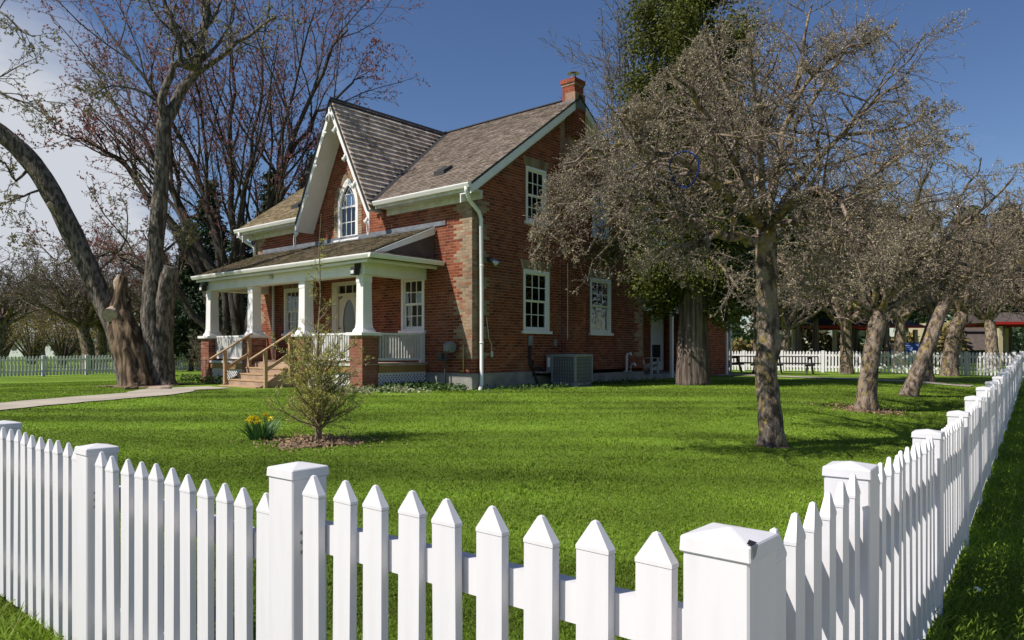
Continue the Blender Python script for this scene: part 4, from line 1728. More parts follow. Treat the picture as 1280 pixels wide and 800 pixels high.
# railings and lattice
def railing(p, q_, z0, z1, sp, bw, m=M['grey_board']):
    p, q_ = Vector(p), Vector(q_)
    d_ = q_ - p
    u = d_.normalized()
    a_ = MB()
    a_.beam(p + Vector((0, 0, z1)), q_ + Vector((0, 0, z1)), .085, .05)
    a_.beam(p + Vector((0, 0, z0)), q_ + Vector((0, 0, z0)), .06, .06)
    r_ = a_.build('railing', M['white'], house)
    k = MB()
    n = int(d_.length / sp)
    for i in range(n):
        c_ = p + u * ((i + .5) * d_.length / n)
        k.beam(c_ + Vector((0, 0, z0 + .028)), c_ + Vector((0, 0, z1 - .023)), bw, bw, up=(u.y, -u.x, 0))
    tag(k.build('baluster', m, r_), kind='stuff')
    return r_


railing((PX[3] + .26, -1.96, 0), (PX[2] - .26, -1.96, 0), .79, 1.455, .098, .078)
railing((PX[1] + .26, -1.96, 0), (PX[0] - .26, -1.96, 0), .79, 1.455, .10, .062)
railing((-1.80, -1.70, 0), (-1.80, -.16, 0), .79, 1.455, .094, .05)
railing((PX[3], -1.70, 0), (PX[3], -.03, 0), .79, 1.455, .11, .045)
b = MB()
b.box(-1.85, -1.75, -.16, -.02, FLOOR, 1.50)
b.build('newel', M['white'], house)


def lattice(p, q_, z0, z1):
    p, q_ = Vector(p), Vector(q_)
    u = (q_ - p).normalized()
    Lh = (q_ - p).length
    h = z1 - z0
    k = MB()
    for s_ in (-1, 1):
        x = -h
        while x < Lh:
            xa, xb = x, x + h
            za, zb = (z0, z1) if s_ > 0 else (z1, z0)
            ta = max(0, -xa / h)
            tb = min(1, (Lh - xa) / h)
            if tb > ta + .05:
                off = Vector((u.y, -u.x, 0)) * (.006 * s_)
                A = p + u * (xa + h * ta) + off + Vector((0, 0, za + (zb - za) * ta))
                B_ = p + u * (xa + h * tb) + off + Vector((0, 0, za + (zb - za) * tb))
                k.beam(A, B_, .010, .034, up=(0, 0, 1)) if False else k.beam(A, B_, .034, .010, up=(u.y, -u.x, 0))
            x += .105
    k.beam(p + Vector((0, 0, z0)), q_ + Vector((0, 0, z0)), .03, .04)
    k.beam(p + Vector((0, 0, z1)), q_ + Vector((0, 0, z1)), .03, .04)
    tag(k.build('lattice', M['white'], house), kind='stuff')


lattice((PX[3] + .26, -2.10, 0), (PX[2] - .26, -2.10, 0), .0, .43)
lattice((PX[1] + .26, -2.10, 0), (PX[0] - .26, -2.10, 0), .0, .43)
lattice((-1.70, -1.70, 0), (-1.70, -.06, 0), .0, .43)
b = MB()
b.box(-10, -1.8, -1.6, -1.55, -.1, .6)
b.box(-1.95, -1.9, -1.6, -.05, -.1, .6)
b.build('crawlspace_shade', M['room'], house)  # dark sheets stand in for the shade behind the lattice
# steps with wooden handrails
sx0, sx1 = -6.82, -4.84
for i in range(4):
    b = MB()
    top_ = FLOOR - .165 * (i + 1) + .01
    yb = -2.16 - .27 * i
    b.box(sx0, sx1, yb - .30, yb, top_ - .04, top_)
    b.build('step', M['wood'], house, bevel=.004)
for i in range(5):
    b = MB()
    top_ = FLOOR - .165 * i - .04
    yb = -2.15 - .27 * i
    b.box(sx0 + .02, sx1 - .02, yb - .025, yb, top_ - .165, top_ - .002)
    b.build('riser', M['wood_grey'], house)
for x in (sx0 - .02, sx1 + .002):
    b = MB()
    b.prism([(x, -2.15, -.1), (x, -2.15, .64), (x, -3.20, .02), (x, -3.20, -.1)], (.018, 0, 0))
    b.build('stringer', M['wood_grey'], house)
for x in (sx0 - .08, sx1 + .08):
    b = MB()
    b.beam((x, -2.22, 1.52), (x, -3.48, .78), .09, .04)
    hr = b.build('handrail', M['wood'], house, bevel=.004)
    piece('post', M['wood'], x - .045, x + .045, -2.32, -2.23, -.1, 1.50, parent=hr, bevel=.004)
    piece('post', M['wood'], x - .045, x + .045, -3.08, -2.99, -.12, 1.02, parent=hr, bevel=.004)
    b = MB()
    b.beam((x, -2.32, .90), (x, -3.0, .50), .04, .09)
    b.build('rail', M['wood'], hr)
# lamps under the porch eaves and the wall light on the gable
for x in (PX[0] + .02, PX[3] - .02):
    b = MB()
    b.box(x - .09, x + .09, -2.22, -2.142, 3.10, 3.22, 0)
    b.box(x - .085, x + .085, -2.34, -2.18, 2.92, 3.12, 0)
    b.box(x - .07, x + .07, -2.352, -2.335, 2.94, 3.04, 1)
    b.build('flood_lamp', [M['dark'], M['cream']], house, bevel=.008)
b = MB()
b.tube([(-5.9, -2.16, 3.13), (-5.9, -2.22, 3.13), (-5.9, -2.24, 3.08)], [.06, .07, .03], 10)
b.build('bell', M['cream'], house, smooth=True)
b = MB()
b.tube([(.01, .62, 3.42), (.09, .62, 3.42)], .07, 10, 0)
b.tube([(.06, .62, 3.41), (.16, .66, 3.36), (.26, .70, 3.28)], [.05, .075, .095], 12, 1)
b.build('wall_lamp', [M['dark'], M['galv']], house, smooth=True)
# cable, conduits, meter boxes and vents along the gable
b = MB()
b.tube([(.215, 3.86, 1.35), (.215, 3.86, 3.6)], .010, 5)
b.build('cable', M['cream'], house)
b = MB()
b.tube([(.03, .52, 1.9), (.035, .60, 1.35), (.035, .70, 1.2), (.035, .72, .95)], .012, 5)
b.box(.012, .05, .68, .76, .85, 1.0)
b.build('cable', M['cream'], house)
b = MB()
b.tube([(.06, 2.30, 1.28), (.06, 2.30, .62), (.12, 2.36, .50), (.14, 2.62, .54), (.2, 3.0, .28), (.5, 3.2, .05), (.9, 3.1, .04)], .035, 8)
b.tube([(.07, 2.42, .75), (.07, 2.40, .5), (.08, 2.60, .10), (.08, 2.6, -.05)], .028, 8)
b.build('cable_bundle', M['black'], house, smooth=True)
b = MB()
b.box(.012, .09, 2.24, 2.38, 1.16, 1.44)
b.build('meter_box', M['steel'], house, bevel=.006)
b = MB()
b.box(.012, .08, 3.42, 3.52, 1.15, 1.33)
b.build('meter_box', M['steel'], house, bevel=.006)
b = MB()
b.box(.015, .30, 2.48, 3.5, .38, .42)
b.build('window_well', M['stone'], house)
for dy_, zt in ((0, .92), (.26, .56)):
    y_ = 7.30 + dy_
    b = MB()
    b.tube([(.02, y_ - .02, .30), (.12, y_, .34), (.12, y_, zt - .08), (.15, y_ + .02, zt), (.22, y_ + .05, zt + .02), (.26, y_ + .06, zt - .07)], .042, 8)
    b.build('vent_pipe', M['white'], house, smooth=True)

# ------------------------------------------------------------------ rear wing
wz = 2.98
WX, WL0, WL1 = -1.65, D + .02, 15.6
wall = MB()


def wtop(x, _k=()):
    return wz


mortar_wall(wall, 0, WL1 - WL0, wtop, [(3.35, 4.35, .20, 2.45)], 0)
wing = wall.build('wing_wall', M['mortar'], house, (WX, WL0, 0), R(90))
wb = MB()
bricks(wb, lambda z: cut([(0, 4.6)], [(3.345, 4.355)] if z < 2.47 else []), .05, wz, lambda u, z, k: 0, 41)
tag(wb.build('brick', [M['red_brick'], M['buff_brick']], wing), kind='stuff')
flush = MB()
flush.box(-1.60, -.02, 13.05, 15.58, -.1, 2.48)
fw = flush.build('wing_room', M['mortar'], house)
box_bricks(fw, -1.60, -.02, 13.05, 15.58, .02, 2.46, M['red_brick'], 42, sides=(0, 1))
b = MB()
b.box(-3.9, -1.7, 15.3, 15.58, 0, 3.0)
b.box(-7.5, -7.4, 8.6, 15.58, 0, 3.0)
b.build('wing_end_wall', M['red_brick'], house)
b = MB()
b.box(.0, .06, -.015, .1, 0, 2.24)
b.box(.94, 1.0, -.015, .1, 0, 2.24)
b.box(.06, .94, -.013, .1, 2.15, 2.24)
b.box(.06, .16, .02, .06, 0, 2.15)
b.box(.84, .94, .02, .06, 0, 2.15)
b.box(.16, .84, .02, .06, .0, .35)
b.box(.16, .84, .02, .06, 1.02, 1.10)
dr = b.build('screen_door', M['white'], wing, (3.35, 0, .22))
b = MB()
b.box(.16, .84, .035, .04, 1.10, 2.15)
b.build('curtain', M['curtain'], dr)
b = MB()
b.box(.16, .84, .035, .04, .35, 1.02)
b.build('mesh_panel', M['dark'], dr)
b = MB()
b.box(-1.62, -.02, WL0, 13.03, -.2, .18)
b.build('wing_porch_floor', M['stone'], house)
for y in (10.6, 11.55, 13.02, 15.3):
    b = MB()
    b.box(-.06, .05, y - .055, y + .055, .0, 2.40)
    b.build('wing_post', M['white'], house, bevel=.004)
b = MB()
b.tube([(.04, 15.62, 2.4), (.04, 15.62, .1)], .05, 8)
b.build('downpipe', M['white'], house, smooth=True)
b = MB()
b.box(-.08, .07, WL0, 15.7, 2.40, 2.56)
b.build('wing_beam', M['white'], house)
b = MB()
b.box(.0, .12, WL0, 15.75, 2.57, 2.68)
b.build('wing_gutter', M['white'], house)
b = MB()
wing_r = -4.2
slab(b, (.12, 15.8, 2.66), (.12, WL0, 2.66), (WX - .1, WL0, 3.14), (WX - .1, 15.8, 3.14), .05)
slab(b, (WX + .25, 15.8, 3.18), (WX + .25, WL0, 3.18), (wing_r, WL0, 5.05), (wing_r, 15.8, 5.05), .05)
slab(b, (wing_r, 15.8, 5.05), (wing_r, WL0, 5.05), (-7.8, WL0, 3.0), (-7.8, 15.8, 3.0), .05)
b.add([(WX, 15.56, 2.9), (wing_r, 15.56, 5.0), (-7.4, 15.56, 2.9)], [(0, 1, 2)])
wr = b.build('wing_roof', M['dark'], house)
sh = MB()
shingles(sh, (.14, WL0, 2.65), (0, 1, 0), (-1, 0, .48 / 1.87), [(0, 0), (7.2, 0), (7.2, 1.93), (0, 1.93)], .14, .16, 51)
rl = math.hypot(wing_r - WX - .25, 1.87)
shingles(sh, (WX + .27, WL0, 3.17), (0, 1, 0), (wing_r - WX - .25, 0, 1.87), [(0, 0), (7.2, 0), (7.2, rl), (0, rl)], .14, .16, 52)
tag(sh.build('shingle', M['shingle'], wr), kind='stuff')

# ------------------------------------------------------------------ things standing by the house
# air conditioner
ac = empty('air_conditioner', hw(.78, 3.30, 0), HROT)
tag(ac, 'grey slatted air conditioner unit standing on the grass against the shaded gable wall', 'air conditioner')
b = MB()
b.box(-.55, .55, -.5, .5, -.15, .02)
b.build('pad', M['stone'], ac, bevel=.01)
b = MB()
b.box(-.40, .40, -.40, .40, .03, .13)
for x in (-1, 1):
    for y in (-1, 1):
        b.box(x * .40 - .03, x * .40 + .03, y * .40 - .03, y * .40 + .03, .13, .84)
b.box(-.43, .43, -.43, .43, .84, .92)
b.box(-.62, -.435, -.40, -.05, .42, .91)
b.build('casing', M['steel'], ac, bevel=.01)
b = MB()
b.box(-.37, .37, -.37, .37, .13, .84)
b.build('coil', M['steel_d'], ac)
b = MB()
for i in range(13):
    t = -.345 + i * .69 / 12
    b.box(t - .008, t + .008, -.405, -.392, .13, .84)
    b.box(.392, .405, t - .008, t + .008, .13, .84)
for i in range(7):
    z_ = .2 + i * .1
    b.box(-.37, .37, -.400, -.388, z_ - .006, z_ + .006)
    b.box(.388, .400, -.37, .37, z_ - .006, z_ + .006)
b.build('grille', M['steel'], ac)
b = MB()
b.box(-.57, -.48, -.405, -.401, .55, .82)
b.build('label', M['white'], ac)
# gas meter on the front wall
gm = empty('gas_meter', hw(-.62, -.20, .75), HROT)
tag(gm, 'grey gas meter on pipes in front of the front wall beside the porch', 'gas meter')
b = MB()
b.tube([(-.10, 0, .36), (.12, 0, .36)], .145, 14)
b.box(-.08, .10, -.16, -.11, .25, .45)
b.build('body', M['steel'], gm, bevel=.012)
b = MB()
b.tube([(-.16, 0, -.9), (-.16, 0, .02), (-.12, 0, .2), (-.05, 0, .3)], .026, 8)
b.tube([(.10, 0, .24), (.10, 0, .08), (-.32, 0, .02), (-.32, .18, .02)], .026, 8)
b.tube([(-.36, .02, .0), (-.36, .02, .2)], [.09, .07], 10)
b.build('pipe', M['steel_d'], gm, smooth=True)
gp = empty('gas_pipe', hw(-.26, -.05, .45), HROT)
tag(gp, 'yellow gas pipe standing against the brick wall right of the grey meter', 'pipe')
b = MB()
b.tube([(0, 0, .02), (0, 0, .72)], .022, 8)
b.tube([(-.12, 0, .03), (.01, 0, .03)], .02, 8)
b.build('tube', mat('yellow_pipe', (.50, .33, .08), .6, .2, 8), gp, smooth=True)
# adirondack chair in the wing porch
ch = empty('garden_chair', hw(-.25, 9.25, .18), HROT + R(98))
tag(ch, 'weathered slatted garden chair on the shaded porch of the rear wing', 'chair')
for i in range(6):
    b = MB()
    x = -.26 + i * .104
    b.beam((x, .18, .30), (x, .42, 1.02 - abs(i - 2.5) * .02), .09, .02, up=(0, -1, .3))
    b.build('back_slat', M['cream'], ch)
for i in range(5):
    b = MB()
    b.box(-.28, .28, -.30 + i * .1, -.215 + i * .1, .36 - i * .012, .38 - i * .012)
    b.build('seat_slat', M['cream'], ch)
for s_ in (-1, 1):
    b = MB()
    b.box(s_ * .33 - .06, s_ * .33 + .06, -.38, .36, .56, .58)
    b.build('arm', M['cream'], ch)
    b = MB()
    b.box(s_ * .30 - .015, s_ * .30 + .015, -.33, -.25, 0, .56)
    b.beam((s_ * .30, -.3, .36), (s_ * .30, .5, .04), .03, .12)
    b.build('leg', M['cream'], ch)

# ------------------------------------------------------------------ plants
def batch_tubes(groups):
    """groups: {(points, sides): [(pts, radii), ...]} -> one set of quads"""
    V, Q, base = [], [], 0
    for (n, s), lst in groups.items():
        P = np.array([a for a, _ in lst], dtype=np.float64)
        Rr = np.array([r for _, r in lst], dtype=np.float64)
        T = np.gradient(P, axis=1)
        T /= np.linalg.norm(T, axis=2, keepdims=True) + 1e-9
        ax = P[:, -1] - P[:, 0]
        ref = np.zeros_like(ax)
        kk = np.argmin(np.abs(ax), axis=1)
        ref[np.arange(len(ax)), kk] = 1
        A = np.cross(T, ref[:, None, :])
        A /= np.linalg.norm(A, axis=2, keepdims=True) + 1e-9
        B = np.cross(T, A)
        an = 2 * np.pi * np.arange(s) / s
        ring = P[:, :, None, :] + Rr[:, :, None, None] * (np.cos(an)[None, None, :, None] * A[:, :, None, :] + np.sin(an)[None, None, :, None] * B[:, :, None, :])
        N = len(lst)
        V.append(ring.reshape(-1, 3))
        idx = np.arange(N * n * s).reshape(N, n, s)
        nx_ = np.roll(idx, -1, axis=2)
        Q.append(np.stack([idx[:, :-1], nx_[:, :-1], nx_[:, 1:], idx[:, 1:]], -1).reshape(-1, 4) + base)
        base += N * n * s
    return np.concatenate(V), np.concatenate(Q)


def leaf_quads(P, Dv, Ln, Wd, rg):
    """diamond leaves from points P along directions Dv"""
    P = np.asarray(P, dtype=np.float64)
    Dv = np.asarray(Dv, dtype=np.float64)
    Dv = Dv / (np.linalg.norm(Dv, axis=1, keepdims=True) + 1e-9)
    Sd = np.cross(Dv, rg.normal(size=Dv.shape))
    Sd /= np.linalg.norm(Sd, axis=1, keepdims=True) + 1e-9
    Ln = np.asarray(Ln)[:, None]
    Wd = np.asarray(Wd)[:, None]
    v = np.stack([P, P + Dv * Ln * .45 + Sd * Wd, P + Dv * Ln, P + Dv * Ln * .45 - Sd * Wd], 1)
    return v.reshape(-1, 3), np.arange(len(P) * 4).reshape(-1, 4)


UP = Vector((0, 0, 1))


class Tree:
    def __init__(self, seed):
        self.r = random.Random(seed)
        self.rg = np.random.default_rng(seed)
        self.wood, self.twig, self.bp, self.bd = {}, {}, [], []
        self.inside = None

    def rv(self):
        r = self.r
        return Vector((r.gauss(0, 1), r.gauss(0, 1), r.gauss(0, 1)))

    def put(self, pts, rad, sides, fine):
        d = self.twig if fine else self.wood
        d.setdefault((len(pts), sides), []).append(([tuple(p) for p in pts], rad))

    def spawn(self, pts, rad, L, lvl, P, lo=.2):
        r = self.r
        n = P['n'][lvl]
        n = int(n) + (r.random() < n - int(n))
        m = len(pts) - 1
        az = r.random() * 6.28
        for j in range(n):
            t = lo + (1 - lo) * (j + r.random()) / n
            f_ = t * m
            i = min(int(f_), m - 1)
            q = pts[i].lerp(pts[i + 1], f_ - i)
            if self.inside and not self.inside(q):
                continue
            d = (pts[i + 1] - pts[i]).normalized()
            rr = rad[i] + (rad[i + 1] - rad[i]) * (f_ - i)
            az += 2.4 + r.gauss(0, .4)
            a = d.orthogonal().normalized()
            pr = a * math.cos(az) + d.cross(a) * math.sin(az)
            an = P['ang'][lvl] * (1 + r.gauss(0, .25))
            cd = (d * math.cos(an) + pr * math.sin(an) + UP * P['bias'][lvl]).normalized()
            cl = P['len'][lvl] * L * (1.15 - .6 * t) * (.6 + .7 * r.random())
            self.grow(q, cd, cl, max(rr * P['rr'], P['rmin']), lvl + 1, P)

    def grow(self, p, d, L, rad, lvl, P):
        r = self.r
        n = P['seg'][lvl]
        pts = [p.copy()]
        d = d.copy()
        for i in range(n):
            d = (d + self.rv() * P['gnarl'][lvl] + UP * P['up'][lvl]).normalized()
            p = p + d * (L / n)
            pts.append(p.copy())
            if self.inside and i > 0 and not self.inside(p):
                break
        n = len(pts) - 1
        rads = [max(rad * (1 - (1 - P['taper']) * i / n), P['rmin'] * .8) for i in range(n + 1)]
        fine = lvl >= P['fine']
        self.put(pts, rads, 3 if fine else (5 if lvl > 1 else 8), fine)
        if lvl < P['max']:
            self.spawn(pts, rads, L, lvl, P, .12)
        if lvl >= P['budlvl']:
            for _ in range(P['buds']):
                t = r.random() ** .7 * n
                i = min(int(t), n - 1)
                self.bp.append(tuple(pts[i].lerp(pts[i + 1], t - i)))
                self.bd.append(tuple(d * .7 + self.rv() * .6 + UP * .25))

    def limb(self, pts, r0, r1, P, lvl=0, sides=9, sub=3, wob=.03, lo=.2, lenk=1.0):
        """a hand-placed limb through control points (Catmull-Rom), then its own branches"""
        pts = [Vector(p) for p in pts]
        out = []
        for i in range(len(pts) - 1):
            p0, p1, p2, p3 = pts[max(i - 1, 0)], pts[i], pts[i + 1], pts[min(i + 2, len(pts) - 1)]
            for k in range(sub):
                t = k / sub
                out.append(.5 * ((2 * p1) + (p2 - p0) * t + (2 * p0 - 5 * p1 + 4 * p2 - p3) * t * t + (3 * p1 - p0 - 3 * p2 + p3) * t ** 3))
        out.append(pts[-1])
        if self.inside:
            for i in range(4, len(out)):
                if not self.inside(out[i]):
                    out = out[:i]
                    break
        L = sum((b - a).length for a, b in zip(out, out[1:]))
        for q in out[1:-1]:
            q += self.rv() * wob * min(1, L / 4)
        n = len(out) - 1
        rads = [r0 + (r1 - r0) * (i / n) ** .8 for i in range(n + 1)]
        self.put(out, rads, sides, False)
        self.spawn(out, rads, L * lenk, lvl, P, lo)
        return out

    def finish(self, root, bark, twig, bud, bl, bw, parts=None):
        v, q = batch_tubes(self.wood)
        me_t = np_mesh('trunk', v, q, [bark], True)
        v1, q1 = batch_tubes(self.twig)
        mats, mi = [twig], np.zeros(len(q1), np.int32)
        if self.bp:
            k = len(self.bp)
            v2, q2 = leaf_quads(self.bp, self.bd, self.rg.uniform(.6, 1.3, k) * bl, self.rg.uniform(.6, 1.3, k) * bw, self.rg)
            q2 = q2 + len(v1)
            v1 = np.concatenate([v1, v2])
            q1 = np.concatenate([q1, q2])
            mats.append(bud)
            mi = np.concatenate([mi, np.ones(len(q2), np.int32)])
        me_c = np_mesh('crown', v1, q1, mats, True, mi)
        link('trunk', me_t, root)
        link('crown', me_c, root)
        return me_t, me_c


def trunk_tube(tree_root, pts, rads, m, sides=18, amp=.06, name='trunk', seed=1, flare=True, groove=.03):
    """a thick trunk with ridges, bumps and root flare, in the root's own coordinates"""
    rnd = random.Random(seed)
    b = MB()
    P = [Vector(p) for p in pts]
    dense, dr = [], []
    for i in range(len(P) - 1):
        p0, p1, p2, p3 = P[max(i - 1, 0)], P[i], P[i + 1], P[min(i + 2, len(P) - 1)]
        for k in range(8):
            t = k / 8
            dense.append(.5 * ((2 * p1) + (p2 - p0) * t + (2 * p0 - 5 * p1 + 4 * p2 - p3) * t * t + (3 * p1 - p0 - 3 * p2 + p3) * t ** 3))
            dr.append(rads[i] + (rads[i + 1] - rads[i]) * t)
    dense.append(P[-1])
    dr.append(rads[-1])
    b.tube(dense, dr, sides)
    ph = [rnd.random() * 6.28 for _ in range(6)]
    n = len(dense)
    for i in range(n):
        c = dense[i]
        for k in range(sides):
            v = Vector(b.v[i * sides + k])
            a = 2 * math.pi * k / sides
            f_ = 1 + amp * (math.sin(3 * a + ph[0] + i * .22) * .6 + math.sin(5 * a + ph[1] - i * .35) * .5 + math.sin(i * .9 + ph[2] + 2 * a) * .5) + rnd.gauss(0, amp * .2) + groove * (math.sin(7 * a + ph[4] + .06 * i) + .7 * math.sin(11 * a + ph[5] - .05 * i))
            if flare and i < 6:
                f_ *= 1 + (6 - i) * .025 * (1 + .9 * math.sin(4 * a + ph[3]))
            b.v[i * sides + k] = tuple(c + (v - c) * f_)
    return b.build(name, m, tree_root, smooth=True)


def rel(root, *pts):
    return [Vector(p) - root.location for p in pts]


APPLE = dict(n=(14, 9.8, 6.2), ang=(.95, .95, .9), bias=(.10, .0, -.02), len=(.42, .46, .5), rr=.55, rmin=.0030, seg=(7, 5, 4, 3),
             gnarl=(.22, .28, .3, .3), up=(.0, .02, -.03, -.02), taper=.35, fine=2, max=3, budlvl=2, buds=6)
# --- the near apple tree
b0 = ground_px(965, 557)
Z1 = b0.y
tr1 = empty('apple_tree', b0)
tag(tr1, 'nearest apple tree, its lichen spotted trunk and dense budding crown before the gable', 'tree', 'bare apple trees on the lawn')
t = Tree(5)


def q1(px, py, dz=0.0):
    Z = Z1 + dz
    return Vector(((px - 640) / 917 * Z, Z, EYE + (437 - py) / 917 * Z)) - b0


trunk_tube(tr1, [q1(965, 560), q1(964, 535), q1(961, 495), q1(957, 455), q1(960, 432), q1(960, 390), q1(958, 340), q1(957, 300), q1(958, 268, .05)],
           [.185, .165, .155, .150, .165, .138, .135, .14, .11], M['apple_bark'], 16, .07, seed=3)
P = APPLE


def near_crown(q_):
    w = q_ + b0
    px, py = 640 + 917 * w.x / w.y, 437 - 917 * (w.z - EYE) / w.y
    return px > float(np.interp(py, [-60, 40, 90, 135, 160, 200, 250, 310, 350, 390, 420], [930, 880, 830, 780, 745, 705, 675, 660, 675, 710, 760])) and py < 402


t.inside = near_crown
limbs = [
    ([q1(957, 300), q1(930, 297, -.3), q1(900, 292, -.6), q1(872, 288, -.8), q1(838, 258, -1.1), q1(800, 245, -1.3), q1(765, 270, -1.5), q1(735, 315, -1.6)], .095, .014),
    ([q1(955, 285), q1(935, 235, .2), q1(905, 180, .5), q1(870, 130, .7), q1(835, 90, .9)], .09, .015),
    ([q1(958, 275), q1(970, 215, .2), q1(985, 140, .4), q1(1000, 70, .5), q1(1015, 5, .6)], .085, .014),
    ([q1(960, 285), q1(985, 262, -.4), q1(1020, 240, -.7), q1(1055, 250, -.9), q1(1090, 280, -1.1)], .08, .014),
    ([q1(960, 275), q1(1000, 225, .5), q1(1050, 170, .9), q1(1095, 125, 1.1), q1(1135, 100, 1.3)], .075, .013),
    ([q1(955, 285), q1(915, 250, -.6), q1(870, 215, -1.0), q1(815, 190, -1.4), q1(755, 185, -1.6), q1(705, 205, -1.7), q1(665, 240, -1.8)], .08, .012),
    ([q1(955, 280), q1(925, 210, -.7), q1(890, 150, -1.2), q1(850, 100, -1.6), q1(815, 70, -1.9)], .07, .012),
    ([q1(957, 280), q1(950, 200, -.9), q1(945, 120, -1.3), q1(935, 50, -1.6)], .07, .012),
    ([q1(957, 275), q1(915, 235, .9), q1(850, 200, 1.5), q1(790, 185, 2.0), q1(735, 205, 2.3), q1(700, 250, 2.4)], .07, .012),
    ([q1(960, 280), q1(1000, 280, .8), q1(1045, 270, 1.4), q1(1090, 240, 1.9), q1(1130, 225, 2.2)], .07, .012),
    ([q1(959, 275), q1(975, 205, 1.0), q1(1010, 130, 1.6), q1(1050, 70, 2.0), q1(1075, 30, 2.2)], .07, .012),
    ([q1(957, 275), q1(930, 180, 1.2), q1(900, 90, 1.8), q1(880, 20, 2.1)], .07, .012),
    ([q1(965, 275, -.2), q1(1000, 245, -.9), q1(1030, 238, -1.2), q1(1055, 262, -1.5), q1(1070, 310, -1.7), q1(1080, 355, -1.8)], .06, .010),
    ([q1(1020, 240, -.7), q1(1050, 300, .2), q1(1060, 350, .6)], .035, .009),
    ([q1(985, 262, -.4), q1(1010, 310, .4), q1(1030, 360, .8)], .035, .009),
    ([q1(900, 290, -.6), q1(870, 305, -.9), q1(840, 310, -1.2), q1(805, 335, -1.4)], .045, .01),
    ([q1(960, 285), q1(1010, 275, -1.0), q1(1060, 290, -1.6), q1(1100, 320, -1.9)], .05, .01),
    ([q1(870, 215, -1.0), q1(820, 225, -1.3), q1(760, 225, -1.4), q1(700, 270, -1.5), q1(665, 320, -1.5)], .04, .009),
    ([q1(815, 190, -1.4), q1(790, 150, -1.5), q1(775, 120, -1.5)], .035, .009),
    ([q1(1055, 250, -.9), q1(1095, 215, -.8), q1(1135, 190, -.6), q1(1170, 175, -.4)], .04, .010),
    ([q1(1050, 170, .9), q1(1090, 165, 1.0), q1(1130, 160, 1.1), q1(1165, 140, 1.2)], .04, .010),
    ([q1(985, 140, .4), q1(1020, 90, .2), q1(1060, 60, 0), q1(1095, 55, -.2)], .04, .010),
    ([q1(905, 180, .5), q1(850, 150, .6), q1(800, 150, .6), q1(775, 190, .6)], .035, .009),
]
for pts, r0, r1 in limbs:
    t.limb(pts, r0 * .86, r1, P)
t.finish(tr1, M['apple_bark'], M['apple_twig'], M['apple_bud'], .022, .0062)
ring = MB()
rc = Vector(((855 - 640) / 917 * (Z1 - 1.45), Z1 - 1.45, EYE + (437 - 212) / 917 * (Z1 - 1.45)))
pts = [(.19 * math.cos(2 * math.pi * i / 28), .03 * math.sin(4 * math.pi * i / 28), .21 * math.sin(2 * math.pi * i / 28)) for i in range(29)]
ring.tube(pts, .010, 8, cap=False)
o = ring.build('hoop', M['blue'], None, rc, R(-35), smooth=True)
o.rotation_euler = (R(18), R(12), R(-40))
tag(o, 'blue plastic hoop caught in the branches of the nearest apple tree', 'hoop')


# --- the other apple trees, grown from a fork
def apple(seed, base, trunk_rel, trunk_r, limbs_n, Lm, P, label, bud=None, twig=None, spread=(.35, 1.15), group='bare apple trees on the lawn', name='apple_tree'):
    root = empty(name, base)
    tag(root, label, 'tree', group)
    trunk_tube(root, trunk_rel, trunk_r, M['apple_bark'], 12, .06, seed=seed)
    tt = Tree(seed)
    top = Vector(trunk_rel[-1])
    az = tt.r.random() * 6.28
    for i in range(limbs_n):
        az += 2.4 + tt.r.gauss(0, .25)
        el = spread[0] + (spread[1] - spread[0]) * ((i + .5) / limbs_n)
        d = Vector((math.cos(az) * math.cos(el), math.sin(az) * math.cos(el), math.sin(el)))
        Lk = Lm * (.8 + .4 * tt.r.random())
        st = Vector(trunk_rel[-2]).lerp(top, .4 + .6 * tt.r.random())
        p1 = st + d * Lk * .35 + UP * .1
        p2 = p1 + (d + UP * .1 + tt.rv() * .18).normalized() * Lk * .35
        p3 = p2 + (d - UP * (.45 - .25 * el) + tt.rv() * .2).normalized() * Lk * .35
        tt.limb([st, p1, p2, p3], trunk_r[-1] * .62, .014, P, wob=.05)
    tt.finish(root, M['apple_bark'], twig or M['apple_twig'], bud or M['apple_bud'], .03, .0085)
    return root


AP2 = dict(APPLE, n=(11, 8, 4.6), rmin=.0042)
b2 = ground_px(1083, 513)
apple(21, b2, [(0, 0, -.05), (.02, 0, .5), (.10, 0, 1.1), (.22, 0, 1.75), (.2, .05, 2.1)], [.215, .185, .165, .17, .14], 13, 2.9, AP2,
      'second apple tree from the viewer, upright trunk standing in a bare brown circle of soil')
b3 = ground_px(1135, 495)
apple(22, b3, [(0, 0, -.05), (.28, .05, .65), (.62, .1, 1.4), (.9, .15, 2.1), (1.2, .2, 2.6)], [.21, .18, .165, .155, .13], 12, 3.1, AP2,
      'apple tree leaning strongly to the right beside the right-hand fence')
b4 = ground_px(1158, 477)
AP3 = dict(APPLE, n=(10, 7, 4), rmin=.006, buds=4)
apple(23, b4, [(0, 0, -.05), (-.05, 0, .7), (.05, 0, 1.4), (.25, 0, 2.0), (.3, 0, 2.4)], [.27, .24, .22, .20, .16], 11, 3.6, AP3,
      'apple tree half hidden behind the leaning apple tree, near the far fence')
b5 = ground_px(1187, 470)
t5 = apple(24, b5, [(0, 0, -.05), (.05, 0, .8), (.2, 0, 1.7), (.45, 0, 2.3), (.6, .1, 2.7)], [.33, .29, .27, .25, .18], 11, 3.8, AP3,
           'straight trunked apple tree right before the far white fence, rightmost of the orchard')
AP4 = dict(APPLE, n=(9, 6, 4), rmin=.010, buds=3, gnarl=(.18, .22, .25, .25))
b6 = at(1058, 31.5)
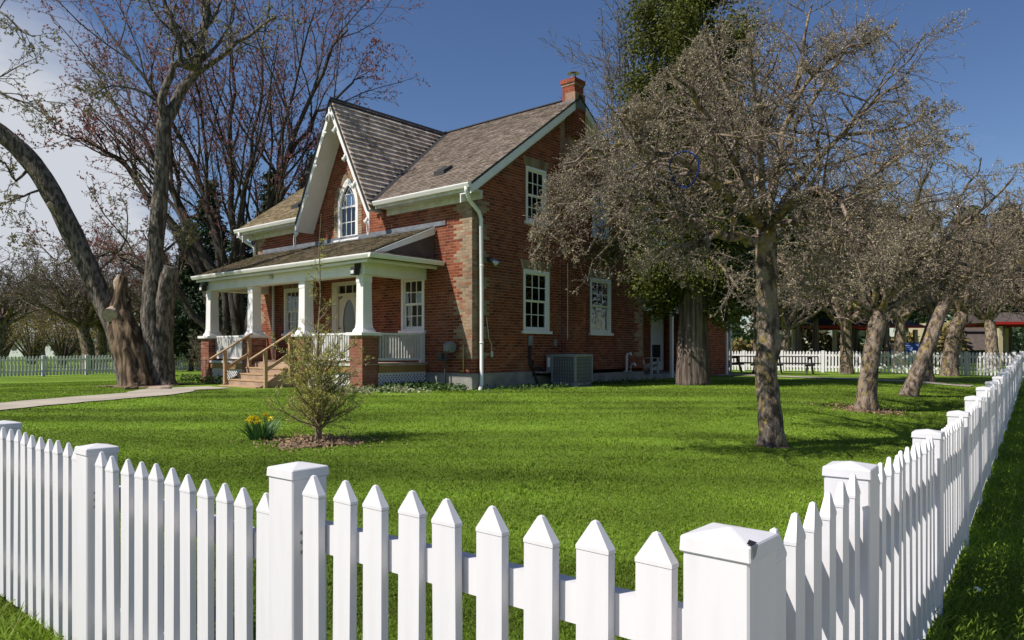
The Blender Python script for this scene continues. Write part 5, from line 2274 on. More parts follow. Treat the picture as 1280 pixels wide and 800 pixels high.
t6 = apple(25, b6, [(0, 0, -.05), (.02, 0, .8), (0, 0, 1.6), (.0, 0, 2.3)], [.30, .25, .23, .2], 11, 3.6, AP4,
           'slim bare tree before the far fence, left of the second apple tree', spread=(.3, 1.2), group='bare trees by the far fence', name='bare_tree')


def clone(root, base, rz, s, label, group=None):
    r_ = root.copy()
    C.objects.link(r_)
    r_.location = base
    r_.rotation_euler = (0, 0, rz)
    r_.scale = (s, s, s)
    r_['label'] = label
    if group: r_['group'] = group
    for c in list(root.children):
        k = c.copy()
        C.objects.link(k)
        k.parent = r_
    return r_


clone(t6, at(982, 40), 2.1, 1.05, 'bare tree beyond the far fence behind the picnic tables')
clone(t6, at(1125, 43), 3.5, 1.25, 'bare tree beyond the far fence near the blue car')
clone(t5, at(1240, 38), 1.2, 1.0, 'bare tree beyond the corner where the two white fences meet', 'bare trees by the far fence')
clone(t5, at(1330, 25), 2.6, 1.0, 'bare tree at the right edge outside the fence', 'bare trees by the far fence')

# --- upright bare trees behind the house
UPR = dict(n=(14, 8, 5), ang=(.55, .6, .65), bias=(.25, .12, .05), len=(.38, .45, .5), rr=.5, rmin=.011, seg=(8, 5, 4, 3),
           gnarl=(.1, .14, .18, .2), up=(.03, .05, .04, .02), taper=.3, fine=2, max=3, budlvl=2, buds=4)


def stems_tree(seed, base, Z, stems, r0, r1, P, label, bud, bl, bw, group=None, name='maple_tree', twig=None, cat='tree', bark=None):
    root = empty(name, base)
    tag(root, label, cat, group)
    tt = Tree(seed)
    for st in stems:
        pts = []
        for k, (px, py, *dz) in enumerate(st):
            z = Z + (dz[0] if dz else 0) * k / (len(st) - 1)
            pts.append(Vector(((px - 640) / 917 * z, z, EYE + (437 - py) / 917 * z)) - base)
        tt.limb(pts, r0 * (.8 + .4 * tt.r.random()), r1, P, wob=.12)
    tt.finish(root, bark or M['bark'], twig or M['maple_twig'], bud, bl, bw)
    return root


bm_ = at(298, 33)
stems = [
    [(300, 455), (304, 320), (312, 200), (326, 100, 2), (335, -30, 3)],
    [(292, 455), (272, 340), (262, 235), (254, 130), (232, 30, -2)],
    [(288, 455), (252, 345), (226, 260), (212, 170), (190, 80, -3)],
    [(302, 450), (322, 335), (346, 235), (382, 160), (425, 115), (455, 95, 2)],
    [(308, 455), (336, 310), (352, 205), (368, 110), (395, 10, -2)],
    [(296, 450), (291, 300), (286, 180), (292, 80), (300, -40, 3)],
    [(285, 450), (240, 385), (195, 335), (150, 315), (110, 318, -3)],
    [(275, 350), (215, 235), (160, 150), (112, 95, 4)],
    [(256, 350), (190, 240), (130, 190), (88, 172, -2)],
    [(318, 345), (355, 270), (395, 220), (430, 190, -2)],
    [(300, 430), (280, 320), (240, 200), (150, 60), (110, 0, 3)],
    [(305, 430), (325, 300), (370, 160), (420, 60), (440, 10, 3)],
]
stems_tree(31, bm_, 33, stems, .20, .025, dict(UPR, n=(12, 8, 4.5), rmin=.0065, buds=5), 'tall many-stemmed maple with red buds rising behind the left end of the house', M['maple_bud'], .115, .034, bark=M['dark_bark'])
bz = at(812, 37)
stems = [[(812, 455), (808, 250), (800, 150), (780, 70)], [(812, 455), (815, 250), (818, 150), (815, 50, 2)], [(815, 440), (830, 250), (850, 160), (870, 60, -2)],
         [(810, 400), (790, 220), (770, 150), (755, 90, 2)], [(812, 400), (800, 200), (790, 110), (795, 40, -2)]]
stems_tree(32, bz, 37, stems, .16, .025, dict(UPR, n=(12, 7, 4), rmin=.012, buds=3), 'bare upright tree behind the chimney end of the house', M['grey_bud'], .07, .02, name='bare_tree')
bz = at(850, 46)
stems = [[(850, 450), (845, 300), (830, 215), (810, 170)], [(850, 450), (855, 300), (860, 210), (865, 150, 2)], [(850, 440), (835, 300), (815, 230), (795, 200, -2)], [(850, 440), (865, 300), (885, 230), (900, 180)]]
stems_tree(33, bz, 46, stems, .16, .025, dict(UPR, n=(12, 7, 4), rmin=.014, buds=7), 'plum tree with purplish buds beyond the rear wing', M['plum_bud'], .12, .04, name='plum_tree')

# --- the big split maple on the left
bs = ground_px(185, 482)
sp = empty('maple_tree', bs)
tag(sp, 'huge split grey maple with a rotten broken heart and two diverging trunks beside the path', 'tree')
ZS = bs.y


def qs(px, py, dz=0.0):
    Z = ZS + dz
    return Vector(((px - 640) / 917 * Z, Z, EYE + (437 - py) / 917 * Z)) - bs


trunk_tube(sp, [qs(166, 486, .1), qs(158, 460, .2), qs(145, 415, .3), qs(124, 365, .3), qs(101, 315, .2), qs(72, 255, 0), qs(40, 205, -.2), qs(0, 166, -.5), qs(-60, 128, -.9), qs(-130, 80, -1.2)],
           [.34, .30, .285, .28, .28, .275, .26, .24, .21, .19], M['bark'], 26, .06, seed=7)
trunk_tube(sp, [qs(199, 484), qs(197, 460), qs(190, 410), qs(191, 360), (qs(194, 315)), qs(200, 250), qs(203, 190), qs(205, 152)],
           [.48, .38, .31, .255, .22, .21, .205, .20], M['bark'], 26, .07, seed=8)
trunk_tube(sp, [qs(203, 482, .1), qs(203, 425, .1), qs(206, 380, .0), qs(210, 352, -.05), qs(215, 334, -.1)],
           [.36, .29, .26, .235, .20], M['bark'], 16, .06, seed=9, flare=False)
# rotten heart and broken spike
b = MB()
for k, (px, py, dx) in enumerate([(150, 352, -3), (153, 344, 0), (157, 350, 2), (147, 366, -4), (160, 372, 3)]):
    b.tube([qs(px, py + 22, -.12), qs(px + dx * .5, py + 6, -.1), qs(px + dx, py - 6 - 3 * (k % 2), -.08)], [.06, .04, .006], 5)
tag(b.build('splinter', M['rawwood'], sp), kind='stuff')
trunk_tube(sp, [qs(176, 486, -.36), qs(169, 455, -.30), qs(159, 425, -.26), qs(151, 396, -.2), qs(150, 370, -.2), qs(154, 346, -.1)],
           [.46, .42, .40, .31, .16, .11], M['rawwood'], 36, .075, groove=.085, name='heartwood', seed=10, flare=True)
b = MB()
b.tube([qs(147, 388, -.1), qs(137, 394, -.55)], [.20, .20], 16, 0)
b.build('limb_stub', M['cut'], sp, smooth=False)
b = MB()
b.tube([qs(150, 372, -.1), qs(146, 352, -.05), qs(150, 344, 0)], [.12, .10, .06], 9)
b.tube([qs(62, 256, -.35), qs(63, 256, -.46)], [.085, .08], 10)
b.build('limb_stub', M['cut'], sp)
t = Tree(41)
MAPL = dict(UPR, n=(9, 6, 4), ang=(.7, .7, .7), gnarl=(.16, .2, .22, .24), rmin=.007, buds=4, bias=(.1, .05, .0), up=(.02, .02, .0, .0))
for pts, r0, r1 in [
    ([qs(205, 160), qs(202, 128, -.1), qs(214, 92, -.2), qs(225, 70, -.2), qs(221, 40, -.3), qs(205, 5, -.4), qs(195, -40, -.4)], .13, .05),
    ([qs(205, 158), qs(222, 122, .2), qs(246, 90, .3), qs(253, 50, .3), qs(262, 0, .4), qs(262, -60, .5)], .175, .09),
    ([qs(244, 92, .3), qs(275, 72, .1), qs(310, 42, -.1), qs(345, 22, -.3)], .10, .03),
    ([qs(222, 80, -.2), qs(244, 84, 0)], .09, .08),
    ([qs(203, 128), qs(170, 112, -.5), qs(140, 108, -.8), qs(112, 122, -1)], .05, .012),
    ([qs(200, 320), qs(222, 300, .5), qs(235, 285, .8)], .05, .02),
    ([qs(217, 338), qs(228, 310, .2), qs(238, 285, .4)], .03, .012),
]:
    t.limb(pts, r0, r1, MAPL, lo=.35)
DRO = dict(MAPL, n=(9, 6, 3), bias=(-.1, -.1, 0), up=(-.04, -.05, -.02, 0), len=(.4, .45, .5))
for pts, r0, r1 in [
    ([qs(-60, 128, -.9), qs(-30, 100, -1.2), qs(5, 118, -1.3), qs(35, 130, -1.4), qs(62, 150, -1.5)], .07, .012),
    ([qs(-60, 60, -1), qs(-30, 30, -1.3), qs(0, 15, -1.4), qs(30, 40, -1.5), qs(45, 45, -1.5)], .06, .012),
    ([qs(40, 205, -.2), qs(20, 225, -.6), qs(5, 205, -.9), qs(-20, 195, -1)], .05, .015),
    ([qs(55, 235, 0), qs(30, 245, -.4), qs(0, 255, -.7), qs(-30, 260, -.8)], .04, .012),
    ([qs(100, 310, .2), qs(75, 330, .5), qs(45, 300, .7), qs(20, 290, .8)], .04, .01),
    ([qs(115, 345, .3), qs(150, 310, .5), qs(160, 270, .7), qs(150, 240, .9)], .04, .01),
]:
    t.limb(pts, r0, r1, DRO, lo=.2)
t.finish(sp, M['bark'], M['maple_twig'], M['grey_bud'], .06, .02)


# --- conifers
def conifer(seed, base, H, Rm, z_lo, nbr, per, leaf, label, m, bark, tr, name, group=None, droop=.3, top_gap=0.0, wmul=.42, spire=1.0, sub=5):
    root = empty(name, base)
    tag(root, label, 'tree', group)
    rg = np.random.default_rng(seed)
    rd = random.Random(seed)
    trunk_tube(root, [(0, 0, -.1), (.02, 0, H * .15), (.05, .02, H * .4), (0, 0, H * .7), (0, 0, H)], [tr, tr * .8, tr * .6, tr * .35, .03], bark, 12, .06, seed=seed)
    tw = {}
    LP, LD = [], []
    for i in range(nbr):
        f_ = (i + rd.random()) / nbr
        z = z_lo + (H - z_lo) * f_
        prof = (1 - f_ ** spire) * (.75 + .5 * rd.random()) + .06
        if rd.random() < top_gap:
            prof *= .4
        az = i * 2.4 + rd.gauss(0, .4)
        L_ = Rm * prof * min(1, .5 + f_ * 5)
        d = Vector((math.cos(az), math.sin(az), .25 - droop * rd.random()))
        pts = []
        p = Vector((0, 0, z))
        for k in range(5):
            pts.append(tuple(p))
            d = (d + Vector((rd.gauss(0, .12), rd.gauss(0, .12), -droop * .28 + .02 * k))).normalized()
            p = p + d * (L_ / 4)
        r_ = max(.012, tr * .16 * prof)
        tw.setdefault((5, 4), []).append((pts, [r_, r_ * .8, r_ * .6, r_ * .4, .006]))
        A = np.array(pts)
        n = max(6, int(per * (.35 + prof)))
        clumps = rg.random(sub) * .8 + .2
        tt_ = np.clip(clumps[rg.integers(0, sub, n)] + rg.normal(0, .07, n), .06, 1) * 3.999
        ii_ = tt_.astype(int)
        fr = (tt_ - ii_)[:, None]
        c_ = A[ii_] * (1 - fr) + A[np.minimum(ii_ + 1, 4)] * fr
        spread = L_ * .11 + .08
        off = rg.normal(size=(n, 3)) * spread * np.array([1, 1, .75]) + np.array([0, 0, -.5 * spread])
        LP.append(c_ + off)
        dd = rg.normal(size=(n, 3)) * .5 + np.array([math.cos(az), math.sin(az), -.9 * droop - .1])
        LD.append(dd)
    LP, LD = np.concatenate(LP), np.concatenate(LD)
    v1, q1_ = batch_tubes(tw)
    k = len(LP)
    v2, q2 = leaf_quads(LP, LD, rg.uniform(.6, 1.4, k) * leaf, rg.uniform(.6, 1.3, k) * leaf * wmul * .5, rg)
    me = np_mesh('crown', np.concatenate([v1, v2]), np.concatenate([q1_, q2 + len(v1)]), [bark, m], True,
                 np.concatenate([np.zeros(len(q1_), np.int32), np.ones(len(q2), np.int32)]))
    link('crown', me, root)
    return root


bc = ground_px(866, 481)
conifer(51, bc, 17.5, 2.0, 2.5, 175, 900, .092, 'tall golden green cedar with a fluted grey trunk beside the rear wing porch', M['cedar_leaf'], M['cedar_bark'], .48, 'cedar_tree', droop=.5, top_gap=.38, wmul=.7, spire=3.2)
c0 = conifer(52, at(395, 43), 12.5, 3.2, 1.5, 90, 130, .34, 'dark spruce peeping over the roof left of the front gable', M['needle'], M['cedar_bark'], .25, 'spruce_tree', 'dark conifers round the farm', droop=.45, wmul=.5)
conf = [(238, 40, .62, .4, 'dark conifer just left of the porch, nearest the corner column'), (262, 46, .95, 2., 'tall dark conifer seen between the porch columns'),
        (300, 44, .72, 1.1, 'dark conifer behind the porch left end'), (205, 58, .72, 3., 'dark conifer beyond the left fence, right of the split maple'),
        (340, 47, 1.0, 5.1, 'dark conifer hidden behind the red budded maple')]
for px, Z, s, rz, lb in conf:
    clone(c0, at(px, Z), rz, s, lb)
c1 = conifer(53, at(905, 46), 11.0, 2.9, 4.0, 66, 150, .36, 'dark conifer behind the end of the rear wing', M['needle'], M['cedar_bark'], .24, 'conifer_tree', 'dark conifers beyond the far fence', droop=.4, wmul=.55, spire=1.3)
for px, Z, s, rz, lb in [(945, 52, 1.0, 1., 'dark conifer beyond the far fence left of the pavilion'), (998, 47, .95, 2., 'dark conifer standing behind the picnic tables'),
                         (1020, 48, 1.0, 3., 'dark conifer just right of the picnic tables'), (1068, 50, 1.05, 4., 'dark conifer behind the slim bare tree'),
                         (1108, 47, .95, 5., 'dark conifer behind the second apple tree'), (1150, 62, 1.1, 2.5, 'dark conifer farthest back behind the leaning apple tree'),
                         (1212, 62, 1.2, .5, 'dark conifer behind the brown hipped roof'), (1262, 50, 1.0, 1.7, 'dark conifer at the red fascia on the right edge'), (1300, 58, 1.1, 2.2, 'dark conifer at the far right edge')]:
    clone(c1, at(px, Z), rz, s, lb)


# --- leafy or twiggy bushes and far trees
def bush(name, base, rx_, rz_, n, leaf, m, label, cat, seed, clumps=14, group=None, kind=None, z0=.1, stem=True, flat=1.0, wm=.3):
    rg = np.random.default_rng(seed)
    cs = rg.normal(size=(clumps, 3))
    cs /= np.linalg.norm(cs, axis=1, keepdims=True)
    cs *= rg.random((clumps, 1)) ** .5 * np.array([rx_ * .75, rx_ * .75 * flat, rz_ * .42])
    cs[:, 2] += rz_ * .52 + z0
    sz = rg.uniform(.16, .36, clumps) * min(rx_, rz_)
    k = rg.integers(0, clumps, n)
    P_ = cs[k] + rg.normal(size=(n, 3)) * sz[k][:, None] * .7
    P_ = P_[P_[:, 2] > .02]
    n = len(P_)
    D_ = rg.normal(size=(n, 3)) + np.array([0, 0, .3])
    v2, q2 = leaf_quads(P_, D_, rg.uniform(.6, 1.4, n) * leaf, rg.uniform(.6, 1.3, n) * leaf * wm, rg)
    if kind:
        o = link(name, np_mesh(name, v2, q2, [m], False), None, base)
        return tag(o, label, cat, group, kind)
    root = empty(name, base)
    tag(root, label, cat, group)
    if stem:
        tw = {}
        for c_ in cs:
            pts = [(c_[0] * .05, c_[1] * .05, -.05), (c_[0] * .3, c_[1] * .3, c_[2] * .35), (c_[0] * .8, c_[1] * .8, c_[2] * .8), tuple(c_)]
            tw.setdefault((4, 5), []).append((pts, [rx_ * .035, rx_ * .025, rx_ * .015, rx_ * .006]))
        v1, q1_ = batch_tubes(tw)
        link('stem', np_mesh('stem', v1, q1_, [M['far_twig']], True), root)
    link('foliage', np_mesh('foliage', v2, q2, [m], False), root)
    return root


lb0 = bush('olive_tree', at(40, 62), 3.2, 4.0, 3400, .13, M['olive_leaf'], 'low olive leafed tree on the left, first beyond the far fence', 'tree', 61, 26, 'olive leafed trees beyond the left fence', z0=.9)
for px, Z, s, rz, lb in [(-12, 55, 1.1, 1, 'low olive leafed tree at the left edge of the view'), (78, 58, .95, 2, 'low olive leafed tree between the two fence posts on the left'),
                         (105, 70, 1.25, 3, 'olive leafed tree behind the forked dark trees'), (150, 66, 1.1, 4, 'olive leafed tree hidden behind the split maple'), (5, 85, 1.3, 5, 'olive leafed tree farthest off on the left')]:
    clone(lb0, at(px, Z), rz, s, lb)
AP5 = dict(APPLE, n=(11, 8, 5), rmin=.013, buds=5, up=(.02, .02, 0, 0), bias=(.15, .05, 0))
f1 = apple(71, at(112, 44), [(0, 0, -.05), (-.1, 0, 1.2), (-.35, 0, 2.2), (-.5, 0, 2.8)], [.42, .36, .32, .25], 12, 4.9, AP5,
           'forked dark bare tree just beyond the left fence, left of the split maple', M['far_bud'], M['far_twig'], (.25, 1.2), 'bare trees beyond the left fence', 'bare_tree')
for px, Z, s, rz, lb in [(126, 47, .95, 2.2, 'bare tree hugging the split maple on its left'), (-8, 50, 1.15, 4, 'bare tree at the left edge of the view'), (215, 60, 1.2, 1, 'bare tree seen right of the split maple'),
                         (160, 75, 1.5, 3, 'tall bare tree seen between the two maple trunks'), (50, 95, 1.5, 5, 'bare tree far off on the left')]:
    clone(f1, at(px, Z), rz, s, lb, 'bare trees beyond the left fence')
# distant woods that read as one mass
rg = np.random.default_rng(5)


def far_wood(name, a0, a1, Zr, n, hmax, leaf, m, label, seed, base_lift=0):
    rg = np.random.default_rng(seed)
    az = rg.uniform(a0, a1, n)
    Z = rg.uniform(Zr[0], Zr[1], n)
    x = az * Z
    top = hmax * (.55 + .25 * np.sin(az * 37 + seed) + .2 * np.sin(az * 91 + 2 * seed) + .12 * np.sin(az * 210))
    z = ground(x, Z) + rg.random(n) ** .8 * np.maximum(top, .8)
    P_ = np.stack([x, Z, z], 1)
    D_ = rg.normal(size=(n, 3)) + np.array([0, 0, .4])
    v, q_ = leaf_quads(P_, D_, rg.uniform(.6, 1.4, n) * leaf, rg.uniform(.5, 1.2, n) * leaf * .4, rg)
    tag(link(name, np_mesh(name, v, q_, [m], False)), label, 'woodland', None, 'stuff')


far_wood('distant_wood', -1.1, -.33, (150, 200), 15000, 6.5, .9, M['olive_leaf'], 'far off hazy brown wood along the horizon on the left', 3)
far_wood('distant_wood', .1, 1.1, (80, 120), 16000, 9, .9, M['needle'], 'dark wood behind the buildings on the right', 4)
far_wood('hedge', .28, .62, (54, 57), 6000, 3.2, .35, M['olive_leaf'], 'brown hedge behind the pavilion posts', 5)
far_wood('hedge', -.62, -.38, (76, 84), 5000, 3.0, .4, M['shrub_leaf'], 'green hedge beyond the left fence near the porch', 6)

# --- small plants near the house
sb = ground_px(398, 552)
sap = empty('larch_sapling', sb)
tag(sap, 'young larch sapling with fine yellow green twigs in a mulch circle on the lawn', 'sapling')
t = Tree(81)
SAP = dict(n=(4.3, 4, 4), ang=(.7, .6, .6), bias=(.25, .1, .05), len=(.5, .5, .5), rr=.5, rmin=.0030, seg=(6, 4, 3, 3), gnarl=(.12, .18, .2, .2),
           up=(.05, .03, .02, .0), taper=.3, fine=1, max=2, budlvl=1, buds=9)
Hs = 3.15
trk = [Vector((0, 0, -.03)), Vector((.01, 0, .5)), Vector((-.02, .01, 1.2)), Vector((.03, 0, 2.0)), Vector((.01, 0, 2.7)), Vector((.04, 0, Hs))]
t.put(trk, [.046, .036, .020, .010, .006, .003], 8, False)
for i in range(170):
    f_ = (i / 170) ** 1.45
    z = .14 + f_ * 2.7
    az = i * 2.4
    L_ = (.76 - .34 * f_) * (.55 + .6 * t.r.random()) if z < 1.05 else .40 * (.6 + .7 * t.r.random()) * (1.25 - f_)
    if z > 1.05 and i % 5:
        continue
    k = int(min(4, z / .7))
    base_ = Vector((np.interp(z, [p.z for p in trk], [p.x for p in trk]), 0, z))
    t.grow(base_, Vector((math.cos(az), math.sin(az), .35 + .8 * t.r.random())).normalized(), L_, .011 * (1.1 - f_ * .5), 0, SAP if z < 1.05 else dict(SAP, n=(3, 3, 3), buds=3))
t.finish(sap, M['sapling_bark'], M['sapling_bark'], M['sapling_leaf'], .042, .0040)


def disc(name, c, r_, m, lift, label=None, n=40, rough=.12, kind='structure', seed=1):
    rd = random.Random(seed)
    vs = [(c.x, c.y, g(c.x, c.y) + lift + .012)]
    for ring_ in (.5, .85, 1.0):
        for i in range(n):
            a_ = 2 * math.pi * i / n
            rr = r_ * ring_ * (1 + (rough * (math.sin(3 * a_ + seed) + math.sin(7 * a_ + 2 * seed) * .5 + rd.gauss(0, .3))) * (ring_ == 1.0))
            x, y = c.x + rr * math.cos(a_), c.y + rr * math.sin(a_)
            vs.append((x, y, g(x, y) + lift * (ring_ < 1) + .004 + .006 * rd.random() * (ring_ < 1)))
    fs = [(0, 1 + i, 1 + (i + 1) % n, 0)[:3] for i in range(n)]
    me = bpy.data.meshes.new(name)
    for k in range(2):
        for i in range(n):
            j = (i + 1) % n
            fs.append((1 + k * n + i, 1 + (k + 1) * n + i, 1 + (k + 1) * n + j, 1 + k * n + j))
    me.from_pydata(vs, [], fs)
    me.materials.append(m)
    me.polygons.foreach_set('use_smooth', [True] * len(me.polygons))
    tag(link(name, me), kind=kind)


for k, ((c, r_), sc_) in enumerate(zip(mulch_spots, (.80, .80, .7, .95))):
    disc('soil_patch', c, r_ * sc_, M['mulch'], .02, seed=k + 2, rough=.28)
# daffodils
dp = ground_px(326, 549)
daf = empty('daffodil_clump', dp)
tag(daf, 'clump of yellow daffodils growing in the lawn left of the sapling', 'flowers')
rg = np.random.default_rng(9)
vs, qs_ = [], []
for i in range(130):
    a_ = rg.random() * 6.28
    r_ = rg.random() ** .5 * .15
    h = rg.uniform(.12, .30)
    p = np.array([r_ * math.cos(a_), r_ * math.sin(a_), 0])
    ln = np.array([math.cos(a_), math.sin(a_), 0]) * rg.uniform(.03, .26) + rg.normal(size=3) * np.array([.05, .05, 0])
    s_ = np.array([-math.sin(a_ + .6), math.cos(a_ + .6), 0]) * .008
    b_ = len(vs)
    vs += [p - s_, p + s_, p + ln * .5 + s_ + [0, 0, h * .65], p + ln * .5 - s_ + [0, 0, h * .65], p + ln + s_ * .3 + [0, 0, h], p + ln - s_ * .3 + [0, 0, h]]
    qs_ += [(b_, b_ + 1, b_ + 2, b_ + 3), (b_ + 3, b_ + 2, b_ + 4, b_ + 5)]
tag(link('leaf', np_mesh('leaf', vs, qs_, [M['daff_leaf']]), daf), kind='stuff')
for i in range(9):
    a_ = rg.random() * 6.28
    c_ = Vector((rg.uniform(-.20, .14), rg.uniform(-.1, .1), rg.uniform(.22, .36)))
    b = MB()
    b.tube([(c_.x * .4, c_.y * .4, 0), (c_.x * .8, c_.y * .8, c_.z * .7), c_], .005, 5, 1)
    fd = Vector((rg.normal(0, .5), -1, rg.normal(.1, .3))).normalized()
    u_ = fd.orthogonal().normalized()
    w_ = fd.cross(u_)
    for k in range(6):
        an = k * math.pi / 3
        r1 = u_ * math.cos(an) + w_ * math.sin(an)
        r2 = u_ * math.cos(an + .42) + w_ * math.sin(an + .42)
        r3 = u_ * math.cos(an - .42) + w_ * math.sin(an - .42)
        b.add([tuple(c_), tuple(c_ + r3 * .028), tuple(c_ + r1 * .048 - fd * .006), tuple(c_ + r2 * .028)], [(0, 1, 2, 3)], 0)
    b.tube([c_, c_ + fd * .018, c_ + fd * .034], [.010, .014, .019], 8, 0, cap=False)
    b.build('flower', [M['daff'], M['daff_leaf']], daf)


def cover(name, pts, n, leaf, m, label, seed, h=.12):
    rg = np.random.default_rng(seed)
    P_ = []
    for (c, rx_, ry_, rot) in pts:
        k = int(n / len(pts))
        a_ = rg.normal(size=(k, 2)) * .45
        x = c.x + a_[:, 0] * rx_ * math.cos(rot) - a_[:, 1] * ry_ * math.sin(rot)
        y = c.y + a_[:, 0] * rx_ * math.sin(rot) + a_[:, 1] * ry_ * math.cos(rot)
        P_.append(np.stack([x, y, ground(x, y) + rg.random(k) * h], 1))
    P_ = np.concatenate(P_)
    D_ = rg.normal(size=P_.shape) * np.array([1, 1, .4]) + np.array([0, 0, .25])
    v, q_ = leaf_quads(P_, D_, rg.uniform(.6, 1.4, len(P_)) * leaf, rg.uniform(.6, 1.3, len(P_)) * leaf * .35, rg)
    tag(link(name, np_mesh(name, v, q_, [m])), label, 'ground cover', None, 'stuff')



cover('bark_chips', [(mulch_spots[0][0], .85, .7, 0), (mulch_spots[1][0], 1.0, .8, 0), (mulch_spots[0][0], .6, .5, 0)], 2000, .045, M['straw'], 'scattered bark chips and dry straw round the sapling and the second apple tree', 8, .035)
cover('ground_ivy', [(hw(-.9, -.55), 1.3, .6, HROT), (hw(-1.3, -1.3), .7, .8, HROT)], 1500, .09, M['ivy_leaf'], 'dark green leafy cover at the foot of the front wall', 1, .16)
cover('pale_plant', [(hw(-1.0, -1.7), 1.0, .5, HROT), (hw(-1.5, -2.6), .8, .3, HROT)], 700, .08, M['pale_leaf'], 'pale leafed low plants before the lattice right of the corner pier', 2, .12)
cover('ground_ivy', [(hw(.9, 1.2), .8, 2.0, HROT), (hw(1.1, 5.2), .6, 2.4, HROT)], 900, .07, M['ivy_leaf'], 'low green weeds along the shaded gable wall', 3, .10)
cover('garden_bed', [(hw(-8.4, -2.6), 1.5, .4, HROT), (hw(-10.6, -2.2), .8, .8, HROT)], 700, .09, M['shrub_leaf'], 'low plants in the bed before the left porch lattice', 4, .2)
shr = empty('bare_shrub', hw(-11.2, -1.2))
tag(shr, 'bare brown twiggy shrub beside the left end of the porch', 'shrub')
t = Tree(83)
for i in range(26):
    az = i * 2.4
    t.grow(Vector((math.cos(az) * .15, math.sin(az) * .15, 0)), Vector((math.cos(az) * .6, math.sin(az) * .6, 1)).normalized(), 1.5 * (.6 + .6 * t.r.random()), .012, 0, dict(SAP, n=(6, 4, 3), buds=3, rmin=.004))
t.put([Vector((0, 0, -.02)), Vector((0, 0, .1)), Vector((0, 0, .2))], [.08, .07, .03], 7, False)
t.finish(shr, M['sapling_bark'], M['maple_twig'], M['far_bud'], .05, .01)
for k, (px, py, s, lb) in enumerate([(197, 487, .60, 'broken slab of pale rotten wood lying right of the split maple by the path'), (163, 487, .5, 'darker broken chunk of wood lying left of the split maple roots')]):
    c = ground_px(px, py)
    b = MB()
    rd = random.Random(k)
    b.prism([(-.42 * s, -.10 * s, .0), (.06, -.16 * s, .0), (.50 * s, -.02, .02), (.30 * s, .15 * s, .03), (-.25 * s, .13 * s, .0)], (.02, .03, .13 * s))
    b.prism([(.05, .06, .0), (.28, .0, .0), (.36, .09, .0), (.1, .13, .0)], (-.03, 0, .09))
    tag(b.build('wood_chunk', M['rawwood'] if k else M['cut'], None, c, .2 + k, bevel=.02), lb, 'wood chunk', 'broken wood by the maple')
c = ground_px(1222, 744)
b = MB()
b.add([(-.02, -.016, .008), (.025, -.012, .012), (.022, .018, .02), (-.012, .014, .024), (-.002, .0, .032)], [(0, 1, 4), (1, 2, 4), (2, 3, 4), (3, 0, 4), (3, 2, 1, 0)])
tag(b.build('paper_scrap', M['paper'], None, c + Vector((0, 0, .02)), .4), 'crumpled white paper scrap on the grass outside the right fence', 'litter')

# ------------------------------------------------------------------ picnic tables, car, buildings beyond
def picnic(base, rz, label):
    r_ = empty('picnic_table', base, rz)
    tag(r_, label, 'picnic table', 'picnic tables by the far fence')
    for i in range(5):
        b = MB()
        b.box(-.92, .92, -.37 + i * .15, -.23 + i * .15, .72, .76)
        b.build('table_plank', M['picnic'], r_)
    for s_ in (-1, 1):
        for k in range(2):
            b = MB()
            b.box(-.92, .92, s_ * .66 - .14 + k * .145, s_ * .66 - .005 + k * .145, .43, .47)
            b.build('bench_plank', M['picnic'], r_)
        for x in (-.65, .65):
            b = MB()
            b.beam((x, s_ * .22, .71), (x, s_ * .62, 0), .05, .10)
            b.build('leg', M['picnic'], r_)
    for x in (-.65, .65):
        b = MB()
        b.box(x - .026, x + .026, -.78, .78, .34, .42)
        b.box(x - .025, x + .025, -.36, .36, .64, .715)
        b.build('brace', M['picnic'], r_)
    return r_


pt = picnic(at(992, 31.0), HROT + .1, 'dark picnic table standing right of the nearest apple trunk')


def clone_all(root, base, rz, label):
    r_ = root.copy()
    C.objects.link(r_)
    r_.location = base
    r_.rotation_euler = (0, 0, rz)
    r_['label'] = label
    for c_ in list(root.children):
        k = c_.copy()
        C.objects.link(k)
        k.parent = r_


clone_all(pt, at(934, 32.5), HROT - .15, 'dark picnic table between the house end and the nearest apple trunk')

# blue car behind the far fence
car = empty('parked_car', at(1133, 46), R(70))
tag(car, 'blue car parked beyond the far white fence, mostly hidden', 'car')
b = MB()
prof = [(-2.1, .3), (2.1, .3), (2.15, .55), (2.0, .82), (1.1, .95), (.55, 1.42), (-.9, 1.45), (-1.75, .98), (-2.12, .85)]
b.prism([(x, -.82, z) for x, z in prof][::-1], (0, 1.64, 0))
b.build('body', M['car_blue'], car, bevel=.06)
b = MB()
for y in (-.835, .823):
    b.prism([(-1.45, y, 1.0), (.85, y, 1.0), (.45, y, 1.36), (-.85, y, 1.38)], (0, .012, 0))
b.prism([(1.06, -.7, 1.0), (1.06, .7, 1.0), (.62, .62, 1.38), (.62, -.62, 1.38)], (.02, 0, .02))
b.build('window', M['oval'], car)
for x in (-1.3, 1.3):
    for y in (-.85, .65):
        b = MB()
        b.tube([(x, y, .32), (x, y + .2, .32)], .32, 18)
        w = b.build('wheel', M['tyre'], car)
        b = MB()
        b.tube([(x, y - .012 if y < 0 else y + .2, .32), (x, y if y < 0 else y + .212, .32)], .19, 12)
        b.build('rim', M['galv'], w)
for y in (-.6, .6):
    b = MB()
    b.box(2.09, 2.17, y - .17, y + .17, .58, .72)
    b.build('headlight', M['paper'], car)


